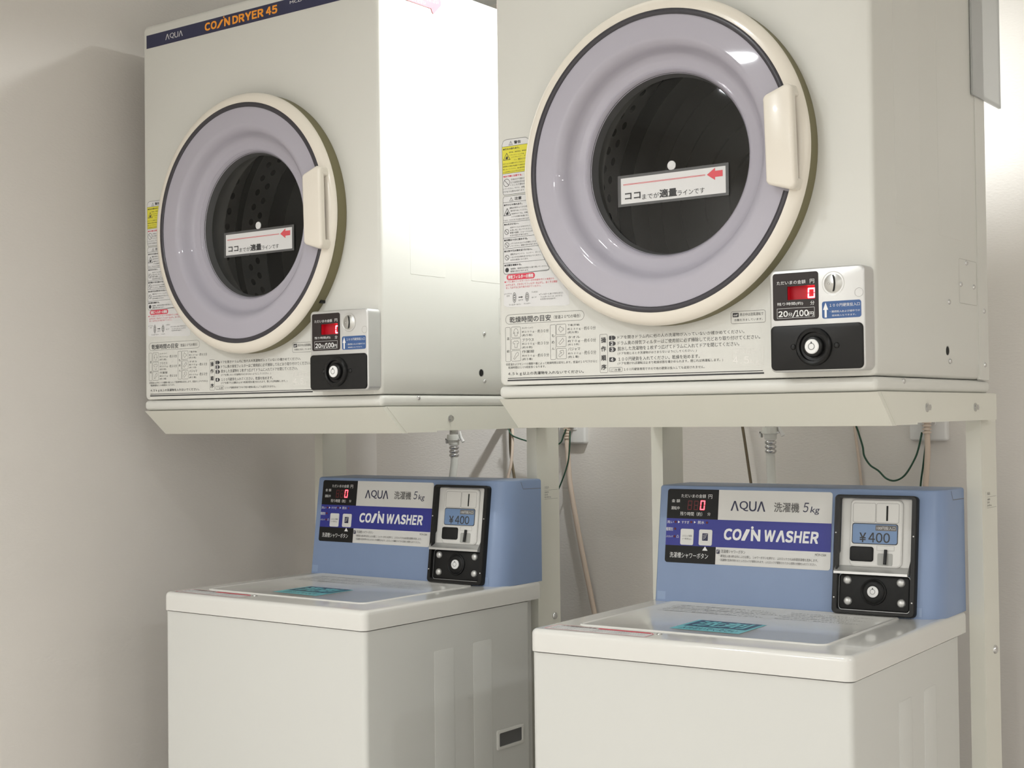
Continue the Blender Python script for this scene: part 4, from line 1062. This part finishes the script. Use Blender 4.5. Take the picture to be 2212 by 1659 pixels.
    revolve(MB(), PU, ku, kv, [(0.0215, 0.0055), (0.0212, 0.0085), (0.0195, 0.0092), (0.0180, 0.0080), (0.0165, 0.0092), (0.0120, 0.0096), (0.0105, 0.0096)], 48).build('lock_collar', 'black_soft', bz, smooth=50)
    revolve(MB(), PU, ku, kv, [(0.0092, 0.0090), (0.0092, 0.0112), (0.0084, 0.0118), (0.0, 0.0118)], 32).build('lock_cylinder', 'white_print', bz, smooth=40)
    mb = MB(); outline(mb, PU, circ(ku, kv, 0.0044, 26), 0.0006, 0.0121); flat(mb, PU, [(ku - 0.0008, kv + 0.0036), (ku + 0.0008, kv + 0.0036), (ku + 0.0008, kv + 0.0062), (ku - 0.0008, kv + 0.0062)], 0.0122); mb.build('key_groove', 'ink', bz)
    for x, y in ((0.3510, 0.128), (0.4812, 0.126), (0.3510, 0.022), (0.4812, 0.020)): dome(MB(), PU, x, y, 0.0016, 0.0010, n2).build('bezel_screw', 'chrome', bz, smooth=60)
    return root
R_WA = make_washer()
L_WA = copy_tree(R_WA)
R_WA.location = (0.1011, -0.0657, WZ); R_WA.rotation_euler = (0, 0, math.radians(2.1016))
L_WA.location = (-0.7784, -0.0514, WZ); L_WA.rotation_euler = (0, 0, math.radians(-0.4306))
tag(R_WA, 'white coin washer with blue panel under the dryer with the translucent plastic panel', 'washing machine', 'coin washers below the dryers')
tag(L_WA, 'white coin washer with blue panel under the dryer with the red arrow sticker', 'washing machine', 'coin washers below the dryers')

# ------------------------------------------------------------------ translucent panel hanging at the rear of the dryer side
mb = MB(); PS = frame((DW + 0.0015, 0, 0), (0, 1, 0), (0, 0, 1))
rrbox(mb, PS, 0.4130, 0.4830, 0.5570, 0.800, 0.003, 0.0, 0.0030, 0.0)
o = mb.build('plastic_panel', 'frosted'); tag(o, 'translucent grey plastic panel hanging past the rear edge of a dryer side', 'plastic panel')
outline(MB(), PS, rr(0.4130, 0.4830, 0.5570, 0.800, 0.003), 0.006, 0.0034).build('panel_edge', 'frosted', o)

# ------------------------------------------------------------------ hoses, outlets, cords behind the machines
def bez(pts, n=10):
    out = []; P = [Vector(p) for p in pts]
    for i in range(len(P) - 1):
        p0, p1, p2, p3 = P[max(i - 1, 0)], P[i], P[i + 1], P[min(i + 2, len(P) - 1)]
        for k in range(n):
            t = k / n; out.append(0.5 * ((2 * p1) + (p2 - p0) * t + (2 * p0 - 5 * p1 + 4 * p2 - p3) * t * t + (3 * p1 - p0 - 3 * p2 + p3) * t ** 3))
    out.append(P[-1]); return out
UPW = frame((0, 0, 0), (1, 0, 0), (0, 1, 0))
def supply(x, y, ztop, bottom, lab_h, lab_f, s=1.0):
    # wall tap just behind the tray, coupling with lever and the hose
    tap = empty('wall_tap', (0, 0, 0))
    MB().tube([(x, YB, ztop + 0.035), (x, y + 0.02, ztop + 0.035), (x, y + 0.006, ztop + 0.030), (x, y, ztop + 0.018), (x, y, ztop - 0.004)], 0.010, 14).build('spout', 'chrome', tap, smooth=60)
    revolve(MB(), frame((x, YB, ztop + 0.035), (1, 0, 0), (0, 0, 1)), 0, 0, [(0.024, 0.0), (0.024, 0.004), (0.012, 0.010)], 24, cap1=True).build('flange', 'chrome', tap, smooth=40)
    MB().tube([(x, y + 0.05, ztop + 0.045), (x, y + 0.05, ztop + 0.075)], 0.009, 12).build('tap_handle', 'chrome', tap, smooth=40)
    tag(tap, lab_f, 'tap', 'wall taps')
    h = empty('water_hose', (0, 0, 0))
    path = bez([(x, y, ztop - 0.050)] + bottom, 8)
    MB().tube(path, 0.0088 * s, 14).build('hose_tube', 'hose', h, smooth=60)
    revolve(MB(), UPW, x, y, [(0.0150 * s, ztop - 0.003), (0.0160 * s, ztop - 0.010), (0.0160 * s, ztop - 0.016), (0.0125 * s, ztop - 0.017), (0.0120 * s, ztop - 0.026), (0.0095 * s, ztop - 0.028)], 28, cap0=True, cap1=True).build('coupling', 'hose', h, smooth=35)
    mb = MB().box(x - 0.021 * s, x + 0.020 * s, y - 0.005, y + 0.005, ztop - 0.0150, ztop - 0.0120)
    mb.box(x - 0.021 * s, x - 0.0185 * s, y - 0.005, y + 0.005, ztop - 0.0235, ztop - 0.0120)
    mb.tube([(x + 0.017 * s, y, ztop + 0.004), (x + 0.020 * s, y, ztop - 0.008), (x + 0.027 * s, y, ztop - 0.020)], [0.0025, 0.003, 0.004], 8)
    mb.build('lever', 'outlet_white', h)
    for k in range(3):
        z = ztop - 0.0295 - 0.0085 * k
        revolve(MB(), UPW, x, y, [(0.0085 * s, z), (0.0108 * s, z - 0.001), (0.0115 * s, z - 0.0035), (0.0108 * s, z - 0.006), (0.0085 * s, z - 0.0075)], 24).build('clamp_ring', 'chrome', h, smooth=60)
    tag(h, lab_h, 'hose', 'water supply hoses')
    return h
hr = supply(0.1669, 0.66, -0.0530, [(0.1664, 0.66, -0.110), (0.1695, 0.655, -0.140), (0.1775, 0.640, -0.175), (0.190, 0.60, -0.215), (0.2, 0.56, -0.25)],
            'white water hose with ringed metal clamp dropping beside a straight brown cord', 'chrome wall tap feeding the hose beside the straight brown cord')
hl = supply(-0.6215, 0.66, -0.0665, [(-0.6205, 0.66, -0.125), (-0.6195, 0.655, -0.15), (-0.618, 0.64, -0.19), (-0.612, 0.60, -0.23), (-0.605, 0.56, -0.26)],
            'white water hose with ringed metal clamp dropping under the dryer with the arrow sticker', 'chrome wall tap under the dryer with the arrow sticker')
def outlet(x0, x1, z0, z1, lab):
    o = empty('wall_outlet', ((x0 + x1) / 2, YB, (z0 + z1) / 2)); xc, zc = (x0 + x1) / 2, (z0 + z1) / 2
    OF = frame((-xc + xc, 0, 0), (1, 0, 0), (0, 0, 1)); hw, hh = (x1 - x0) / 2, (z1 - z0) / 2
    rrbox(MB(), OF, -hw, -hh, hw, hh, 0.006, 0.0, 0.014, 0.005, 4, 6).build('cover', 'outlet_white', o, smooth=45)
    for s in (0.018, -0.018):
        rrbox(MB(), OF, -0.016, s - 0.011, 0.016, s + 0.011, 0.003, 0.013, 0.0155, 0.001).build('socket', 'outlet_white', o)
    return tag(o, lab, 'outlet', 'wall outlets')
outlet(0.3735, 0.4485, -0.0870, 0.033, 'white wall outlet with a beige plug, above the sagging green wire')
outlet(-0.4660, -0.3910, -0.0945, 0.0255, 'white wall outlet beside a stand post, above the slanting beige cord')
def cord(name, pts, r, m, lab, cat, seg=8):
    o = MB().tube(bez(pts, 8), r, seg).build(name, m, smooth=60); return tag(o, lab, cat)
def plug(x, z, n):
    mb = MB()
    rrbox(mb, frame((x, 0, z), (1, 0, 0), (0, 0, 1)), -0.012, -0.004, 0.012, 0.022, 0.003, -YB + 0.0155, -YB + 0.040, 0.003)
    return mb
def plugged_cord(pts, r, m, x, z, lab):
    root = empty('power_cord', (x, YB - 0.016, z)); off = Vector((x, YB - 0.016, z))
    MB().tube([p - off for p in bez(pts, 8)], r, 10).build('cable', m, root, smooth=60)
    F = frame(Vector((x, YB, z)) - off, (1, 0, 0), (0, 0, 1))
    rrbox(MB(), F, -0.013, 0.012, 0.013, 0.040, 0.003, 0.0156, 0.040, 0.004).build('plug', m, root, smooth=40)
    for k in range(4):
        zz = z + 0.008 - 0.0065 * k; p0 = Vector((x, YB - 0.030, zz)) - off
        revolve(MB(), frame(p0, (1, 0, 0), (0, 1, 0)), 0, 0, [(0.004, 0.0), (0.0085, -0.0008), (0.0085, -0.0042), (0.004, -0.005)], 16).build('strain_relief', m, root, smooth=40)
    return tag(root, lab, 'power cord', 'beige power cords')
yc = YB - 0.03
plugged_cord([(0.4150, yc, -0.040), (0.4155, yc, -0.080), (0.4155, yc, -0.112), (0.4105, yc, -0.173), (0.402, yc, -0.26), (0.395, yc, -0.40)], 0.0056, 'cord_pink', 0.4150, -0.0560, 'beige power cord plugged in beside the sagging green wire')
plugged_cord([(-0.4300, yc, -0.050), (-0.4300, yc, -0.085), (-0.4285, yc, -0.112), (-0.4220, yc, -0.191), (-0.3950, yc, -0.328), (-0.3620, yc, -0.472), (-0.34, yc, -0.57)], 0.0060, 'cord_pink', -0.4300, -0.0660, 'beige power cord slanting down the wall beside the stand post')
cord('grounding_wire', [(0.405, yc, -0.070), (0.397, yc, -0.103), (0.388, yc, -0.125), (0.369, yc, -0.154), (0.349, yc, -0.165), (0.331, yc, -0.161), (0.315, yc, -0.146), (0.298, yc, -0.135), (0.286, yc, -0.117), (0.283, yc, -0.098), (0.275, yc, -0.071), (0.268, yc, -0.045), (0.266, yc, 0.02)], 0.0019, 'cord_green', 'thin dark green wire sagging in a loop below the outlet', 'wire')
cord('grounding_wire', [(0.410, yc + 0.01, -0.070), (0.408, yc + 0.01, -0.095), (0.402, yc + 0.01, -0.139), (0.397, yc + 0.01, -0.172), (0.390, yc + 0.01, -0.25)], 0.0019, 'cord_green', 'thin dark green wire running straight down beside the beige cord', 'wire')
cord('thin_cord', [(0.257, YB - 0.006, 0.03), (0.257, YB - 0.006, -0.058), (0.263, YB - 0.006, -0.113), (0.269, YB - 0.006, -0.176), (0.275, YB - 0.006, -0.26)], 0.0028, 'cord_pink', 'thin pale pink cord hanging on the wall beside the green loop', 'cord')
cord('brown_cord', [(0.001, yc, 0.02), (0.017, yc, -0.057), (0.035, yc, -0.177), (0.048, yc, -0.26)], 0.0030, 'cord_brown', 'straight dark brown cord between stand post and water hose', 'cord')
cord('brown_cord', [(-0.594, yc, 0.02), (-0.592, yc, -0.061), (-0.5905, yc, -0.118), (-0.580, yc, -0.181), (-0.57, yc, -0.25)], 0.0034, 'cord_brown', 'dark brown cord crossing a paler cord on the lit wall', 'cord')
cord('pale_cord', [(-0.581, yc - 0.008, 0.02), (-0.579, yc - 0.008, -0.080), (-0.584, yc - 0.008, -0.140), (-0.595, yc - 0.008, -0.182), (-0.605, yc - 0.008, -0.25)], 0.0036, 'cord_pink', 'pale cord crossing a dark brown cord on the lit wall', 'cord')
cord('grounding_wire', [(-0.592, yc - 0.012, -0.050), (-0.580, yc - 0.012, -0.072), (-0.560, yc - 0.012, -0.081), (-0.529, yc - 0.012, -0.089), (-0.49, yc - 0.012, -0.099), (-0.444, yc - 0.012, -0.094), (-0.431, yc - 0.012, -0.074), (-0.424, yc - 0.012, -0.060)], 0.0017, 'cord_green', 'thin green wire running from the crossed cords behind the post to an outlet', 'wire')
cord('grounding_wire', [(-0.415, yc - 0.01, -0.065), (-0.416, yc - 0.01, -0.096), (-0.422, yc - 0.01, -0.138), (-0.445, yc - 0.01, -0.192), (-0.48, yc - 0.01, -0.25)], 0.0017, 'cord_green', 'thin green wire crossing the slanting beige cord beside the post', 'wire')
# ceiling downlights: the inferred ones, plus made-up fixtures for the added fill lamps
for (lx, ly, lz), pw, sz in LAMPS:
    d = empty('downlight_and_fill', (lx, ly, CEIL)); DF = frame((0, 0, 0), (1, 0, 0), (0, -1, 0))
    revolve(MB(), DF, 0, 0, [(sz / 2 + 0.02, 0.0), (sz / 2 + 0.02, 0.006), (sz / 2 + 0.004, 0.014), (sz / 2 + 0.002, 0.010), (sz / 2 + 0.002, 0.0)], 32).build('trim_ring', 'lamp_face', d, smooth=40)
    tag(d, 'round white ceiling downlight out of view, some added as fill', 'ceiling light', 'ceiling downlights')
